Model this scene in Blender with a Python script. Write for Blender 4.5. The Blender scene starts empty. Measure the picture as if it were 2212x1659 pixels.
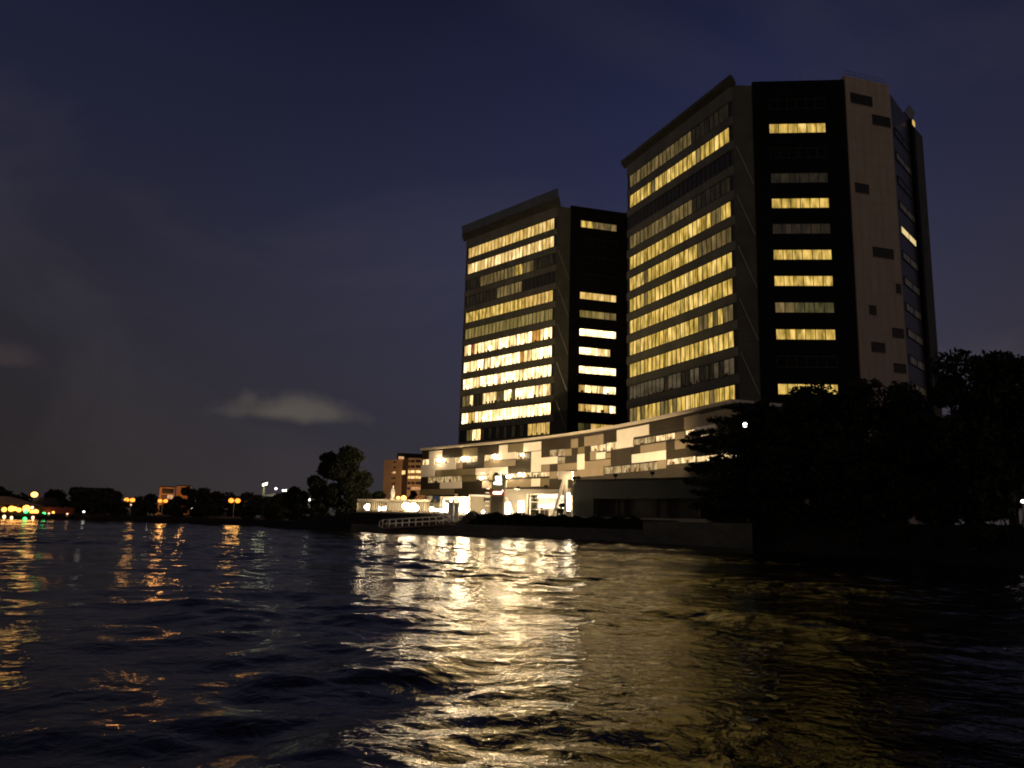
import bpy, math, random
import numpy as np
from mathutils import Vector, Matrix
random.seed(7)
R = math.radians
scene = bpy.context.scene
col = scene.collection

# ------------------------------------------------------------------ camera model (photo measured on a 2212 x 1659 grid)
CAM = Vector((0, 0, 1.7))
FOC, PITCH, ROLL = 1649.7, R(10.272), R(1.702)
_r = Vector((1, 0, 0)); _f = Vector((0, math.cos(PITCH), math.sin(PITCH))); _u = Vector((0, -math.sin(PITCH), math.cos(PITCH)))
AX = _r * math.cos(ROLL) + _u * math.sin(ROLL)
AU = -_r * math.sin(ROLL) + _u * math.cos(ROLL)
def ray(px, py): return _f + AX * ((px - 1106) / FOC) - AU * ((py - 829.5) / FOC)
def on_z(px, py, z):
    d = ray(px, py); return CAM + d * ((z - CAM.z) / d.z)
def at_y(px, py, y):
    d = ray(px, py); return CAM + d * (y / d.y)
def horizon(px):
    lo, hi = 700., 1400.
    for _ in range(40):
        m = (lo + hi) / 2
        if ray(px, m).z > 0: lo = m
        else: hi = m
    return lo
def at_d(px, py, dist):
    d = ray(px, py); return CAM + d * (dist / math.hypot(d.x, d.y))
def z_at(px, py, dist): return at_d(px, py, dist).z

# ------------------------------------------------------------------ node helpers / materials
def mat(name):
    m = bpy.data.materials.new(name); m.use_nodes = True
    nt = m.node_tree; return m, nt, nt.nodes['Principled BSDF']
def L(nt, a, b): nt.links.new(a, b)
def surf(name, c, rough=.7, var=.25, scale=1.2, spec=.3, metal=0, stretch=None, bump=0.):
    m, nt, b = mat(name); n = nt.nodes
    tc = n.new('ShaderNodeTexCoord'); mp = n.new('ShaderNodeMapping')
    L(nt, tc.outputs['Object'], mp.inputs['Vector'])
    if stretch: mp.inputs['Scale'].default_value = stretch
    nz = n.new('ShaderNodeTexNoise'); nz.inputs['Scale'].default_value = scale; nz.inputs['Detail'].default_value = 6
    nz.inputs['Roughness'].default_value = .65
    L(nt, mp.outputs[0], nz.inputs['Vector'])
    rp = n.new('ShaderNodeValToRGB'); e = rp.color_ramp.elements
    e[0].position = .3; e[1].position = .7
    e[0].color = (c[0]*(1-var), c[1]*(1-var), c[2]*(1-var), 1)
    e[1].color = (min(1, c[0]*(1+var)), min(1, c[1]*(1+var)), min(1, c[2]*(1+var)), 1)
    L(nt, nz.outputs['Fac'], rp.inputs[0]); L(nt, rp.outputs[0], b.inputs['Base Color'])
    b.inputs['Roughness'].default_value = rough; b.inputs['Specular IOR Level'].default_value = spec
    b.inputs['Metallic'].default_value = metal
    if bump:
        bp = n.new('ShaderNodeBump'); bp.inputs['Strength'].default_value = bump; bp.inputs['Distance'].default_value = .05
        L(nt, nz.outputs['Fac'], bp.inputs['Height']); L(nt, bp.outputs[0], b.inputs['Normal'])
    return m
def lit(name, c0, c1, s0, s1, scale=(1.4, 1.4, .35), lo=.35, hi=.65, detail=3):
    """glass pane with a lit room behind it: blinds and furniture break the light up"""
    m, nt, b = mat(name); n = nt.nodes
    tc = n.new('ShaderNodeTexCoord'); mp = n.new('ShaderNodeMapping'); mp.inputs['Scale'].default_value = scale
    L(nt, tc.outputs['Object'], mp.inputs['Vector'])
    nz = n.new('ShaderNodeTexNoise'); nz.inputs['Scale'].default_value = 1.; nz.inputs['Detail'].default_value = detail
    L(nt, mp.outputs[0], nz.inputs['Vector'])
    rp = n.new('ShaderNodeValToRGB'); e = rp.color_ramp.elements
    e[0].position = lo; e[1].position = hi; e[0].color = (*c0, 1); e[1].color = (*c1, 1)
    L(nt, nz.outputs['Fac'], rp.inputs[0]); L(nt, rp.outputs[0], b.inputs['Emission Color'])
    mr = n.new('ShaderNodeMapRange'); mr.inputs[1].default_value = lo; mr.inputs[2].default_value = hi
    mr.inputs[3].default_value = s0; mr.inputs[4].default_value = s1
    L(nt, nz.outputs['Fac'], mr.inputs[0]); L(nt, mr.outputs[0], b.inputs['Emission Strength'])
    b.inputs['Base Color'].default_value = (.02, .02, .02, 1); b.inputs['Roughness'].default_value = .12
    m.cycles.emission_sampling = 'NONE'
    return m
def glow(name, c, s):
    m, nt, b = mat(name)
    b.inputs['Base Color'].default_value = (.8, .8, .8, 1)
    b.inputs['Emission Color'].default_value = (*c, 1); b.inputs['Emission Strength'].default_value = s
    m.cycles.emission_sampling = 'NONE'
    return m

WARM = (1., .70, .36); KW = 3.4
M = dict(
    white=surf('white_render', (.78, .74, .68), .6, .06, .6),
    taupe=surf('taupe_panel', (.24, .20, .145), .6, .1, .6),
    olive=surf('olive_panel', (.15, .128, .075), .6, .1, .6),
    brown=surf('dark_brown_panel', (.030, .024, .016), .5, .15, .6),
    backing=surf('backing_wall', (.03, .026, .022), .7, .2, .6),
    coping=surf('coping_stone', (.55, .5, .42), .6, .1, .8),
    spandrel=surf('spandrel_glass', (.135, .135, .100), .28, .3, .35, .5, stretch=(1, 1, .25)),
    facade=surf('facade_glass', (.05, .05, .042), .18, .3, .35, .5, stretch=(1, 1, .25)),
    column=surf('corner_concrete', (.068, .068, .055), .7, .25, .35, bump=.2),
    black=surf('black_cladding', (.006, .006, .006), .6, .3, .5, .05),
    tan=surf('tan_cladding', (.34, .285, .235), .75, .12, .5, stretch=(2.2, 2.2, .4), bump=.2),
    greyglass=surf('grey_glass', (.05, .052, .055), .3, .3, .3),
    parapet=surf('parapet_glass', (.085, .10, .13), .25, .2, .5),
    slot=surf('slot_dark', (.012, .011, .011), .4, .3, 1.),
    canopy=surf('canopy_metal', (.060, .063, .050), .4, .35, .5, .4, stretch=(.5, .5, 2)),
    frame=surf('dark_window_frame', (.02, .019, .016), .5, .2, 2),
    metal=surf('grey_metal', (.3, .29, .27), .4, .15, 2, metal=.6),
    fence=surf('cream_fence_paint', (.24, .20, .14), .6, .1, 2), wallrender=surf('cream_wall_render', (.30, .26, .19), .7, .12, .8), hallwhite=surf('hall_plaster', (.42, .38, .31), .7, .08, .8),
    paint=surf('white_paint', (.8, .78, .72), .5, .06, 2),
    dark=surf('dark_object', (.02, .016, .012), .8, .3, 2),
    concrete=surf('quay_concrete', (.085, .088, .078), .85, .35, .35, bump=.4, stretch=(1, 1, 2.5)),
    annex=surf('annex_render', (.072, .080, .066), .85, .2, .3, bump=.2),
    pave=surf('terrace_paving', (.30, .27, .22), .7, .2, .8),
    earth=surf('bank_earth', (.014, .012, .009), .95, .4, .4, bump=.6),
    rock=surf('rock', (.10, .085, .065), .9, .4, .6, bump=.6),
    hotel=surf('hotel_render', (.60, .40, .23), .8, .15, .25),
    hotel2=surf('hotel_core', (.07, .045, .035), .8, .2, .3),
    house=surf('house_render', (.35, .25, .17), .8, .2, .3),
    roof=surf('dark_roof', (.03, .026, .024), .8, .3, .5),
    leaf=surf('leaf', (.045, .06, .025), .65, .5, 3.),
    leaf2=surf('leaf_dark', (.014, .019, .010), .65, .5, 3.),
    bark=surf('bark', (.045, .032, .022), .9, .4, 3., bump=.6),
    red=surf('red_brown_panel', (.22, .055, .025), .5, .15, 1.),
    ramp=surf('ramp_deck', (.20, .13, .11), .7, .2, 1.),
    dockwood=surf('deck_boards', (.12, .08, .05), .8, .3, 1.),
)
W_ = [lit('lit_white', (1, .66, .26), (1, .76, .38), 1.5, 4.6, (.7, .7, .5)), lit('lit_white_b', (1, .64, .24), (1, .74, .36), 1.1, 3.8, (.9, .9, .4)),
      lit('lit_cream', (1, .62, .22), (1, .72, .33), .6, 1.9)]
OR_ = [lit('lit_orange', (.85, .32, .04), (1, .55, .12), .45, .9)]
RD_ = [lit('lit_red', (.7, .12, .05), (1, .3, .12), .25, .5)]
AM_ = [lit('lit_amber', (.9, .54, .11), (1, .64, .19), .50, .98), lit('lit_amber_b', (.9, .54, .11), (1, .64, .20), .42, .80),
       lit('lit_amber_c', (.9, .55, .12), (1, .68, .26), .55, 1.1)]
GO_ = [lit('lit_gold', (.80, .52, .075), (1, .65, .16), .26, .92), lit('lit_gold_b', (.80, .52, .075), (1, .65, .16), .36, 1.0),
       lit('lit_gold_c', (.80, .52, .08), (1, .67, .20), .32, 1.15)]
DA_ = [lit('lit_dim', (.75, .55, .16), (1, .66, .24), .08, .17), lit('lit_dim_b', (.75, .56, .18), (1, .66, .24), .10, .24)]
DG_ = [lit('lit_dim_green', (.50, .55, .16), (.85, .72, .22), .03, .11)]
WASH_ = [lit('lit_wash', (.8, .62, .34), (1, .76, .42), .045, .10, (.25, .25, .6))]
MID_ = [lit('lit_mid', (.85, .64, .16), (1, .72, .22), .13, .30, (1.6, 1.6, .2))]
VD_ = [lit('lit_faint', (.7, .6, .3), (1, .7, .3), .008, .022)]
OFF_ = [M['facade']]
PODW = [lit('podium_room', (1, .60, .22), (1, .78, .42), .5, 1.5, (1.6, 1.6, .9), detail=4)]
PODD = [lit('podium_room_dim', (1, .62, .24), (1, .74, .36), .20, .62, (1.6, 1.6, .9), detail=4)]

# ------------------------------------------------------------------ mesh builder
def wloc(o):
    v = Vector((0, 0, 0))
    while o is not None:
        v += o.location; o = o.parent
    return v
class MB:
    def __init__(s): s.v = []; s.f = []; s.m = []
    def quad(s, a, b, c, d, mi=0):
        k = len(s.v); s.v += [tuple(a), tuple(b), tuple(c), tuple(d)]; s.f.append((k, k+1, k+2, k+3)); s.m.append(mi)
    def hexa(s, p, mi=0):          # p: 4 bottom, 4 top
        k = len(s.v); s.v += [tuple(q) for q in p]
        for f in ((3, 2, 1, 0), (4, 5, 6, 7), (0, 1, 5, 4), (1, 2, 6, 5), (2, 3, 7, 6), (3, 0, 4, 7)):
            s.f.append(tuple(k+i for i in f)); s.m.append(mi)
    def box(s, o, ax, ay, az, mi=0):
        o, ax, ay, az = map(Vector, (o, ax, ay, az))
        s.hexa([o, o+ax, o+ax+ay, o+ay, o+az, o+ax+az, o+ax+ay+az, o+ay+az], mi)
    def cbox(s, c, sx, sy, sz, rz=0, mi=0):   # centred in x,y; base at c.z
        ax = Vector((math.cos(rz), math.sin(rz), 0)) * sx; ay = Vector((-math.sin(rz), math.cos(rz), 0)) * sy
        s.box(Vector(c) - ax/2 - ay/2, ax, ay, (0, 0, sz), mi)
    def tube(s, pts, rad, n=8, mi=0, caps=True):
        pts = [Vector(p) for p in pts]
        if not hasattr(rad, '__len__'): rad = [rad]*len(pts)
        rings = []
        for i, p in enumerate(pts):
            t = (pts[min(i+1, len(pts)-1)] - pts[max(i-1, 0)]).normalized()
            a = t.orthogonal().normalized() if abs(t.z) < .95 else Vector((1, 0, 0)); a = (a - t*a.dot(t)).normalized(); b = t.cross(a)
            k = len(s.v)
            for j in range(n):
                q = 2*math.pi*j/n; s.v.append(tuple(p + (a*math.cos(q) + b*math.sin(q))*rad[i]))
            rings.append(k)
        for i in range(len(rings)-1):
            for j in range(n):
                s.f.append((rings[i]+j, rings[i]+(j+1) % n, rings[i+1]+(j+1) % n, rings[i+1]+j)); s.m.append(mi)
        if caps:
            s.f.append(tuple(rings[0]+j for j in reversed(range(n)))); s.m.append(mi)
            s.f.append(tuple(rings[-1]+j for j in range(n))); s.m.append(mi)
    def lathe(s, c, prof, n=14, mi=0):
        c = Vector(c); s.tube([c + Vector((0, 0, z)) for r, z in prof], [max(r, .001) for r, z in prof], n, mi)
    def ball(s, c, r, rz=None, n=12, mi=0):
        rz = rz or r
        s.lathe(c, [(r*math.sin(math.pi*i/8), -rz*math.cos(math.pi*i/8)) for i in range(9)], n, mi)
    def prism(s, pts, z0, z1, side=0, top=0):
        n = len(pts); k = len(s.v)
        s.v += [(p[0], p[1], z0) for p in pts] + [(p[0], p[1], z1) for p in pts]
        for i in range(n):
            s.f.append((k+i, k+(i+1) % n, k+n+(i+1) % n, k+n+i)); s.m.append(side[i] if isinstance(side, (list, tuple)) else side)
        s.f.append(tuple(k+n+i for i in range(n))); s.m.append(top)
        s.f.append(tuple(k+i for i in reversed(range(n)))); s.m.append(top)
    def build(s, name, mats, parent=None, smooth=False):
        if not isinstance(mats, (list, tuple)): mats = [mats]
        me = bpy.data.meshes.new(name); o = wloc(parent)
        me.from_pydata([(a-o.x, b-o.y, c-o.z) for a, b, c in s.v], [], s.f)
        for m in mats: me.materials.append(m)
        if len(mats) > 1: me.polygons.foreach_set('material_index', s.m)
        if smooth: me.polygons.foreach_set('use_smooth', [True]*len(s.f))
        me.update()
        ob = bpy.data.objects.new(name, me); col.objects.link(ob)
        if parent: ob.parent = parent
        return ob
def quads_np(name, V, mats, parent=None, mi=None):
    """V: (N,4,3) world quads"""
    o = np.array(wloc(parent)); N = len(V)
    me = bpy.data.meshes.new(name)
    me.vertices.add(N*4); me.vertices.foreach_set('co', (V.reshape(-1, 3) - o).astype(np.float32).ravel())
    me.loops.add(N*4); me.loops.foreach_set('vertex_index', np.arange(N*4, dtype=np.int32))
    me.polygons.add(N); me.polygons.foreach_set('loop_start', np.arange(0, N*4, 4, dtype=np.int32))
    for m in (mats if isinstance(mats, (list, tuple)) else [mats]): me.materials.append(m)
    if mi is not None: me.polygons.foreach_set('material_index', mi.astype(np.int32))
    me.update(); me.validate()
    ob = bpy.data.objects.new(name, me); col.objects.link(ob)
    if parent: ob.parent = parent
    return ob
def tag(o, label=None, cat=None, group=None, kind=None):
    if label: o['label'] = label
    if cat: o['category'] = cat
    if group: o['group'] = group
    if kind: o['kind'] = kind
    return o
def thing(name, label, cat, loc, group=None):
    o = bpy.data.objects.new(name, None); col.objects.link(o); o.location = Vector(loc); o.empty_display_size = .3
    return tag(o, label, cat, group)
def bulb(parent, loc, c, watts, rad, name='bulb_light'):
    l = bpy.data.lights.new(name, 'POINT'); l.color = c; l.energy = watts*(KW if c is WARM else 1.); l.shadow_soft_size = rad
    o = bpy.data.objects.new(name, l); col.objects.link(o); o.parent = parent; o.location = Vector(loc) - wloc(parent)
    return o

def added_flood(parent, loc, target, watts, size=120, mats=None):
    """a small floodlight added to light `target`; no such fixture is seen there"""
    loc, target = Vector(loc), Vector(target); d = (target-loc).normalized()
    q = d.to_track_quat('Z', 'Y').to_matrix(); ex, ey = q @ Vector((1, 0, 0)), q @ Vector((0, 1, 0))
    b = MB(); b.box(loc - ex*.22 - ey*.16 - d*.24, ex*.44, ey*.32, d*.2); b.box(loc - ex*.05 - d*.2 - Vector((0, 0, .45)), ex*.1, d*.1, (0, 0, .42)); b.build('floodlight', mats, parent)  # housing added along with the beam, not a seen fixture
    l = bpy.data.lights.new('added_flood_beam', 'SPOT'); l.color = WARM; l.energy = watts; l.shadow_soft_size = .2; l.spot_size = R(size); l.spot_blend = 1.
    o = bpy.data.objects.new('added_flood_beam', l); col.objects.link(o); o.parent = parent; o.location = loc - wloc(parent); o.rotation_euler = (-d).to_track_quat('Z', 'Y').to_euler()

# ------------------------------------------------------------------ shore, river, banks
shore_px = [(0, 1122), (150, 1122.5), (300, 1127), (500, 1133), (630, 1140), (770, 1147), (1000, 1157), (1230, 1165), (1500, 1178),
            (1700, 1191), (2000, 1212), (2212, 1230)]
SH = [Vector((-95, 25, 0)), Vector((-100, 70, 0)), Vector((-92, 100, 0))] + [on_z(x, y, 0) for x, y in shore_px] + \
     [Vector((30.5, 30, 0)), Vector((31, 12, 0)), Vector((32, -20, 0))]
def shore_at(px, extra=0., z=0.):
    """point on the shore line in the direction of a photo column, pushed `extra` metres inland"""
    d = ray(px, horizon(px)); d = Vector((d.x, d.y, 0)).normalized()
    best = None
    for a, b in zip(SH, SH[1:]):
        e = b - a; den = d.x*(-e.y) + e.x*d.y
        if abs(den) < 1e-9: continue
        t = (a.x*(-e.y) + e.x*a.y)/den; s = (d.x*a.y - d.y*a.x)/den
        if t > 0 and -1e-6 <= s <= 1+1e-6 and (best is None or t < best): best = t
    p = d * ((best or 100) + extra); p.z = z
    return p
def dist_at(px, extra=0.): return shore_at(px, extra).length

# river_bank: one sheet from below the water line to the horizon
def bank():
    b = MB(); rows = []
    n = len(SH)
    for i, p in enumerate(SH):
        d = Vector((p.x, p.y, 0)).normalized()
        right = p.x > -24 and p.y > 20
        zt = 2.4 if right else .95
        rows.append([(p - d*.4) + Vector((0, 0, -1.0)), p + d*.9 + Vector((0, 0, .55)), p + d*2.2 + Vector((0, 0, zt)), p + d*60 + Vector((0, 0, zt+.1)),
                     p + d*500 + Vector((0, 0, zt+.5)), p + d*3500 + Vector((0, 0, zt+.5))])
    for a, c in zip(rows, rows[1:]):
        for j in range(5): b.quad(a[j], a[j+1], c[j+1], c[j])
    o = b.build('river_bank', M['earth']); tag(o, kind='structure')
bank()

def water():
    D = R(1)
    az = np.concatenate([np.arange(-180, -42, 3.), np.arange(-42, 42.01, .125), np.arange(45, 180.1, 3.)])*D
    rr = np.concatenate([[.4, 1.2, 2.0, 2.8], 3.2*np.exp(np.arange(0, 1400)*.0033)])
    A, Rr = np.meshgrid(az, rr)
    X = Rr*np.sin(A); Y = Rr*np.cos(A)
    dr = np.gradient(rr)[:, None]*np.ones_like(A); da = np.gradient(az)[None, :]*Rr
    cell = np.maximum(dr, da)
    rng = np.random.default_rng(11)
    Z = np.zeros_like(X)
    # uneven patches of chop (gusts, wakes)
    G = np.zeros_like(X)
    for _ in range(7):
        k = 2*np.pi/rng.uniform(7, 22); th = rng.uniform(0, np.pi); G += np.sin(k*(X*np.cos(th)+Y*np.sin(th)) + rng.uniform(0, 6.28))
    G = np.clip(1 + .30*G, .25, 1.9)
    for i in range(84):
        lam = .17*(30)**(rng.random()**.95)
        th = np.pi/2 + R(14) + rng.normal(0, .75)
        k = 2*np.pi/lam
        s = .0115*np.exp(-((np.log(lam/1.0))/1.25)**2) + .0035*np.exp(-((np.log(lam/2.8))/.4)**2)
        a = s*1.414/k*(1.35 if lam > 1 else 1)
        w = np.clip((lam/cell - 2.2)/3, 0, 1)
        ph = k*(X*np.cos(th)+Y*np.sin(th)) + rng.uniform(0, 6.28)
        Z += a*w*G*(np.sin(ph) + .22*np.sin(2*ph+1.57))
    Z *= .80*np.clip((Rr-.4)/2.5, 0, 1)
    nr, na = X.shape
    V = np.stack([X, Y, Z], -1).reshape(-1, 3)
    i, j = np.meshgrid(np.arange(nr-1), np.arange(na-1), indexing='ij')
    q = np.stack([i*na+j, (i+1)*na+j, (i+1)*na+j+1, i*na+j+1], -1).reshape(-1, 4)[:, ::-1]
    me = bpy.data.meshes.new('water')
    me.vertices.add(len(V)); me.vertices.foreach_set('co', V.astype(np.float32).ravel())
    me.loops.add(q.size); me.loops.foreach_set('vertex_index', q.astype(np.int32).ravel())
    me.polygons.add(len(q)); me.polygons.foreach_set('loop_start', np.arange(0, q.size, 4, dtype=np.int32))
    me.polygons.foreach_set('use_smooth', np.ones(len(q), dtype=bool))
    me.update()
    m, nt, b = mat('river_water'); n = nt.nodes
    b.inputs['Base Color'].default_value = (.006, .008, .006, 1); b.inputs['Roughness'].default_value = .06; b.inputs['IOR'].default_value = 1.44; b.inputs['Specular Tint'].default_value = (1, .84, .42, 1)
    tc = n.new('ShaderNodeTexCoord'); hs = []
    for sc, det, dst in ((5.0, 4, .55), (.7, 3, .9)):
        nz = n.new('ShaderNodeTexNoise'); nz.inputs['Scale'].default_value = sc; nz.inputs['Detail'].default_value = det; nz.inputs['Distortion'].default_value = dst
        L(nt, tc.outputs['Object'], nz.inputs['Vector']); hs.append(nz)
    b1 = n.new('ShaderNodeBump'); b1.inputs['Distance'].default_value = .030; b1.inputs['Strength'].default_value = .8
    b2 = n.new('ShaderNodeBump'); b2.inputs['Distance'].default_value = .05; b2.inputs['Strength'].default_value = .7
    L(nt, hs[0].outputs['Fac'], b1.inputs['Height']); L(nt, hs[1].outputs['Fac'], b2.inputs['Height'])
    L(nt, b1.outputs[0], b2.inputs['Normal']); L(nt, b2.outputs[0], b.inputs['Normal'])
    me.materials.append(m)
    o = bpy.data.objects.new('water', me); col.objects.link(o); tag(o, kind='structure')
water()

# ------------------------------------------------------------------ quay: terrace, walls, hedge
TZ = 2.6
def offset_pts(pxs, extra): return [shore_at(p, extra) for p in pxs]
def strip_wall(name, mats, pxs, e0, e1, z0, z1, parent=None):
    b = MB()
    A = offset_pts(pxs, e0); B = offset_pts(pxs, e1)
    for i in range(len(pxs)-1):
        b.hexa([(A[i].x, A[i].y, z0), (A[i+1].x, A[i+1].y, z0), (B[i+1].x, B[i+1].y, z0), (B[i].x, B[i].y, z0),
                (A[i].x, A[i].y, z1), (A[i+1].x, A[i+1].y, z1), (B[i+1].x, B[i+1].y, z1), (B[i].x, B[i].y, z1)])
    return b.build(name, mats, parent)
t = strip_wall('terrace', M['pave'], [768, 830, 900, 960, 985, 1010, 1080, 1160, 1240, 1330, 1440, 1560], 2.6, 45, 1.0, TZ); tag(t, kind='structure')
q = strip_wall('river_wall', M['concrete'], [985, 1060, 1140, 1230, 1330, 1388], -.25, 1.2, -1, 1.35)
tag(q, 'low grey concrete river wall below the lit glass hall', 'river wall')
q = strip_wall('river_wall', M['concrete'], [1388.6, 1450, 1520, 1590, 1625], -.35, 1.6, -1, 2.25)
tag(q, 'taller grey concrete river wall below the dark blank annex, by the trees', 'river wall')
q = strip_wall('river_wall', M['concrete'], [760, 820, 880, 940, 984], -.2, 1.4, -1, .9)
tag(q, 'dark low river wall below the sloping gangway and fence', 'river wall')

# ------------------------------------------------------------------ leaves, trees, hedges
def leaf_quads(C, size, rng, flat=0.):
    N = len(C)
    d = rng.normal(size=(N, 3)); d /= np.linalg.norm(d, axis=1)[:, None]
    e = rng.normal(size=(N, 3)); e[:, 2] *= (1-flat)
    e -= d*(e*d).sum(1)[:, None]; e /= np.linalg.norm(e, axis=1)[:, None]+1e-9
    if flat:
        d[:, 2] *= (1-flat); d /= np.linalg.norm(d, axis=1)[:, None]
    s = size*rng.uniform(.6, 1.4, (N, 1))
    a = d*s; b = e*s*.45
    return np.stack([C-a, C-b*1.0, C+a, C+b], 1)
def crown_points(rng, cx, cy, z0, z1, rad, n, lobes=14, squash=1.):
    P = []
    for i in range(lobes):
        f = rng.random(); zz = z0 + (z1-z0)*(.15+.8*f)
        env = math.sin(math.pi*min(1, .18+.8*f))**.7
        a = rng.uniform(0, 6.28); rr = rad*env*math.sqrt(rng.random())*.72
        c = np.array([cx+rr*math.cos(a), cy+rr*math.sin(a), zz]); lr = rad*rng.uniform(.22, .46)
        k = n//lobes
        d = rng.normal(size=(k, 3)); d /= np.linalg.norm(d, axis=1)[:, None]
        P.append(c + d*(lr*rng.random((k, 1))**.45)*np.array([1, 1, .72*squash]))
    return np.concatenate(P)
def tree(name, label, base, h, rad, n, leaf=.3, seed=0, group=None, trunk_frac=.3, lobes=14, cat='tree', m='leaf'):
    rng = np.random.default_rng(seed+100); rd = random.Random(seed)
    base = Vector(base); t = thing(name, label, cat, base, group)
    b = MB(); top = base + Vector((rd.uniform(-.3, .3), rd.uniform(-.3, .3), h*.72)); tr = max(.12, h*.022)
    b.tube([base - Vector((0, 0, .4)), base + Vector((rd.uniform(-.1, .1), 0, h*.25)), base.lerp(top, .6), top], [tr, tr*.8, tr*.55, tr*.2], 8)
    for i in range(7):
        s = base.lerp(top, rd.uniform(.38, .9)); a = rd.uniform(0, 6.28); ln = rad*rd.uniform(.5, .85)
        e = s + Vector((math.cos(a)*ln, math.sin(a)*ln, ln*rd.uniform(.3, .8)))
        b.tube([s, s.lerp(e, .5) + Vector((0, 0, ln*.08)), e], [tr*.4, tr*.28, tr*.1], 6)
    b.build('trunk', M['bark'], t)
    P = crown_points(rng, base.x, base.y, base.z + h*trunk_frac, base.z + h, rad, n, lobes)
    quads_np('crown', leaf_quads(P, leaf, rng), M[m], t)
    return t
def conifer(name, label, base, h, rad, n, seed, group=None, reach=(), gap=None):
    """dark layered tree: sprays of needles along nearly level branches"""
    rng = np.random.default_rng(seed); rd = random.Random(seed)
    base = Vector(base); t = thing(name, label, 'tree', base, group)
    b = MB(); tr = h*.024
    b.tube([base - Vector((0, 0, .4)), base + Vector((.1, 0, h*.5)), base + Vector((0, .1, h*.98))], [tr, tr*.65, .04], 8)
    P = []
    br = []
    for i in range(46):
        f = (i+.5)/46; z = h*(.12+.86*f); a = i*2.4 + rd.uniform(-.3, .3)
        ln = rad*(1-f)**.62*rd.uniform(.55, 1.0) + .5
        br.append((z, a, ln))
    for (zf, a, ln) in reach: br.append((h*zf, a, ln))
    for z, a, ln in br:
        s = base + Vector((0, 0, z)); e = s + Vector((math.cos(a)*ln, math.sin(a)*ln, ln*rd.uniform(-.10, .16)))
        m_ = s.lerp(e, .55) + Vector((0, 0, ln*.05))
        b.tube([s, m_, e], [tr*.3, tr*.18, .015], 5)
        k = int(n/len(br)*(.4+ln/rad))
        u = rng.random(k)**.75
        c = np.array(s)[None]*(1-u[:, None]) + np.array(e)[None]*u[:, None]
        w = .16*ln*(1.05-u)[:, None]+.12
        P.append(c + rng.normal(size=(k, 3))*w*np.array([1, 1, .42]))
    b.build('trunk', M['bark'], t)
    C = np.concatenate(P)
    if gap is not None:
        g = np.array(gap.normalized()); q = C - np.array(CAM); C = C[np.linalg.norm(q - (q@g)[:, None]*g, axis=1) > .42]
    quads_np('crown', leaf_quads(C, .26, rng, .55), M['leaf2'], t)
    return t
def bush(name, label, c, rx, h, n, leaf=.16, seed=0, group=None, m='leaf', cat='bush'):
    rng = np.random.default_rng(seed+900); c = Vector(c)
    t = thing(name, label, cat, c, group)
    b = MB(); rd = random.Random(seed)
    for i in range(5):
        a = rd.uniform(0, 6.28); b.tube([c - Vector((0, 0, .2)), c + Vector((math.cos(a)*rx*.4, math.sin(a)*rx*.4, h*.6))], [.05, .02], 5)
    b.build('stem', M['bark'], t)
    P = crown_points(rng, c.x, c.y, c.z, c.z+h, rx, n, 9)
    P[:, 2] = np.maximum(P[:, 2], c.z+.02)
    quads_np('foliage', leaf_quads(P, leaf, rng), M[m], t)
    return t
def hedge(label, pxs, e0, e1, z0, z1, n, seed):
    rng = np.random.default_rng(seed); A = offset_pts(pxs, e0); B = offset_pts(pxs, e1); P = []
    for i in range(len(pxs)-1):
        k = n//(len(pxs)-1); u = rng.random((k, 1)); v = rng.random((k, 1))
        a0, a1, b0, b1 = (np.array(q) for q in (A[i], A[i+1], B[i], B[i+1]))
        p = (a0*(1-u)+a1*u)*(1-v) + (b0*(1-u)+b1*u)*v; p[:, 2] = z0 + (z1-z0)*rng.random(k)**.7*(1+.12*np.sin(u[:, 0]*9+i))
        P.append(p)
    o = quads_np('hedge', leaf_quads(np.concatenate(P), .2, rng), M['leaf2']); tag(o, label, 'hedge')
hedge('dark clipped hedge along the quay edge under the glass hall', [1012, 1070, 1130, 1190, 1236], 1.3, 2.5, 1.0, TZ+.02, 7000, 3)
hedge('dark hedge on the quay edge below the annex opening', [1237, 1290, 1340, 1386], 1.3, 2.5, 1.0, TZ-.1, 5000, 4)
# the sloping rocks under the kiosk
rd = random.Random(5)
for k in range(7):
    px = 986 + k*5.2; z = 1.0 + k*.24
    c = shore_at(px, 1.1 + rd.uniform(-.2, .5), z-.55); b = MB()
    prof = [(.05, 0), (.55*rd.uniform(.8, 1.2), .12), (.62*rd.uniform(.8, 1.2), .5), (.36, .85), (.05, .98)]
    b.lathe(c, prof, 7); o = b.build('rock', M['rock'])
    words = ['lowest', 'second lowest', 'third lowest', 'middle', 'third highest', 'second highest', 'highest']
    tag(o, words[k] + ' brown boulder on the bank slope beside the gangway gate', 'rock', 'boulders on the bank slope')

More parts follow.
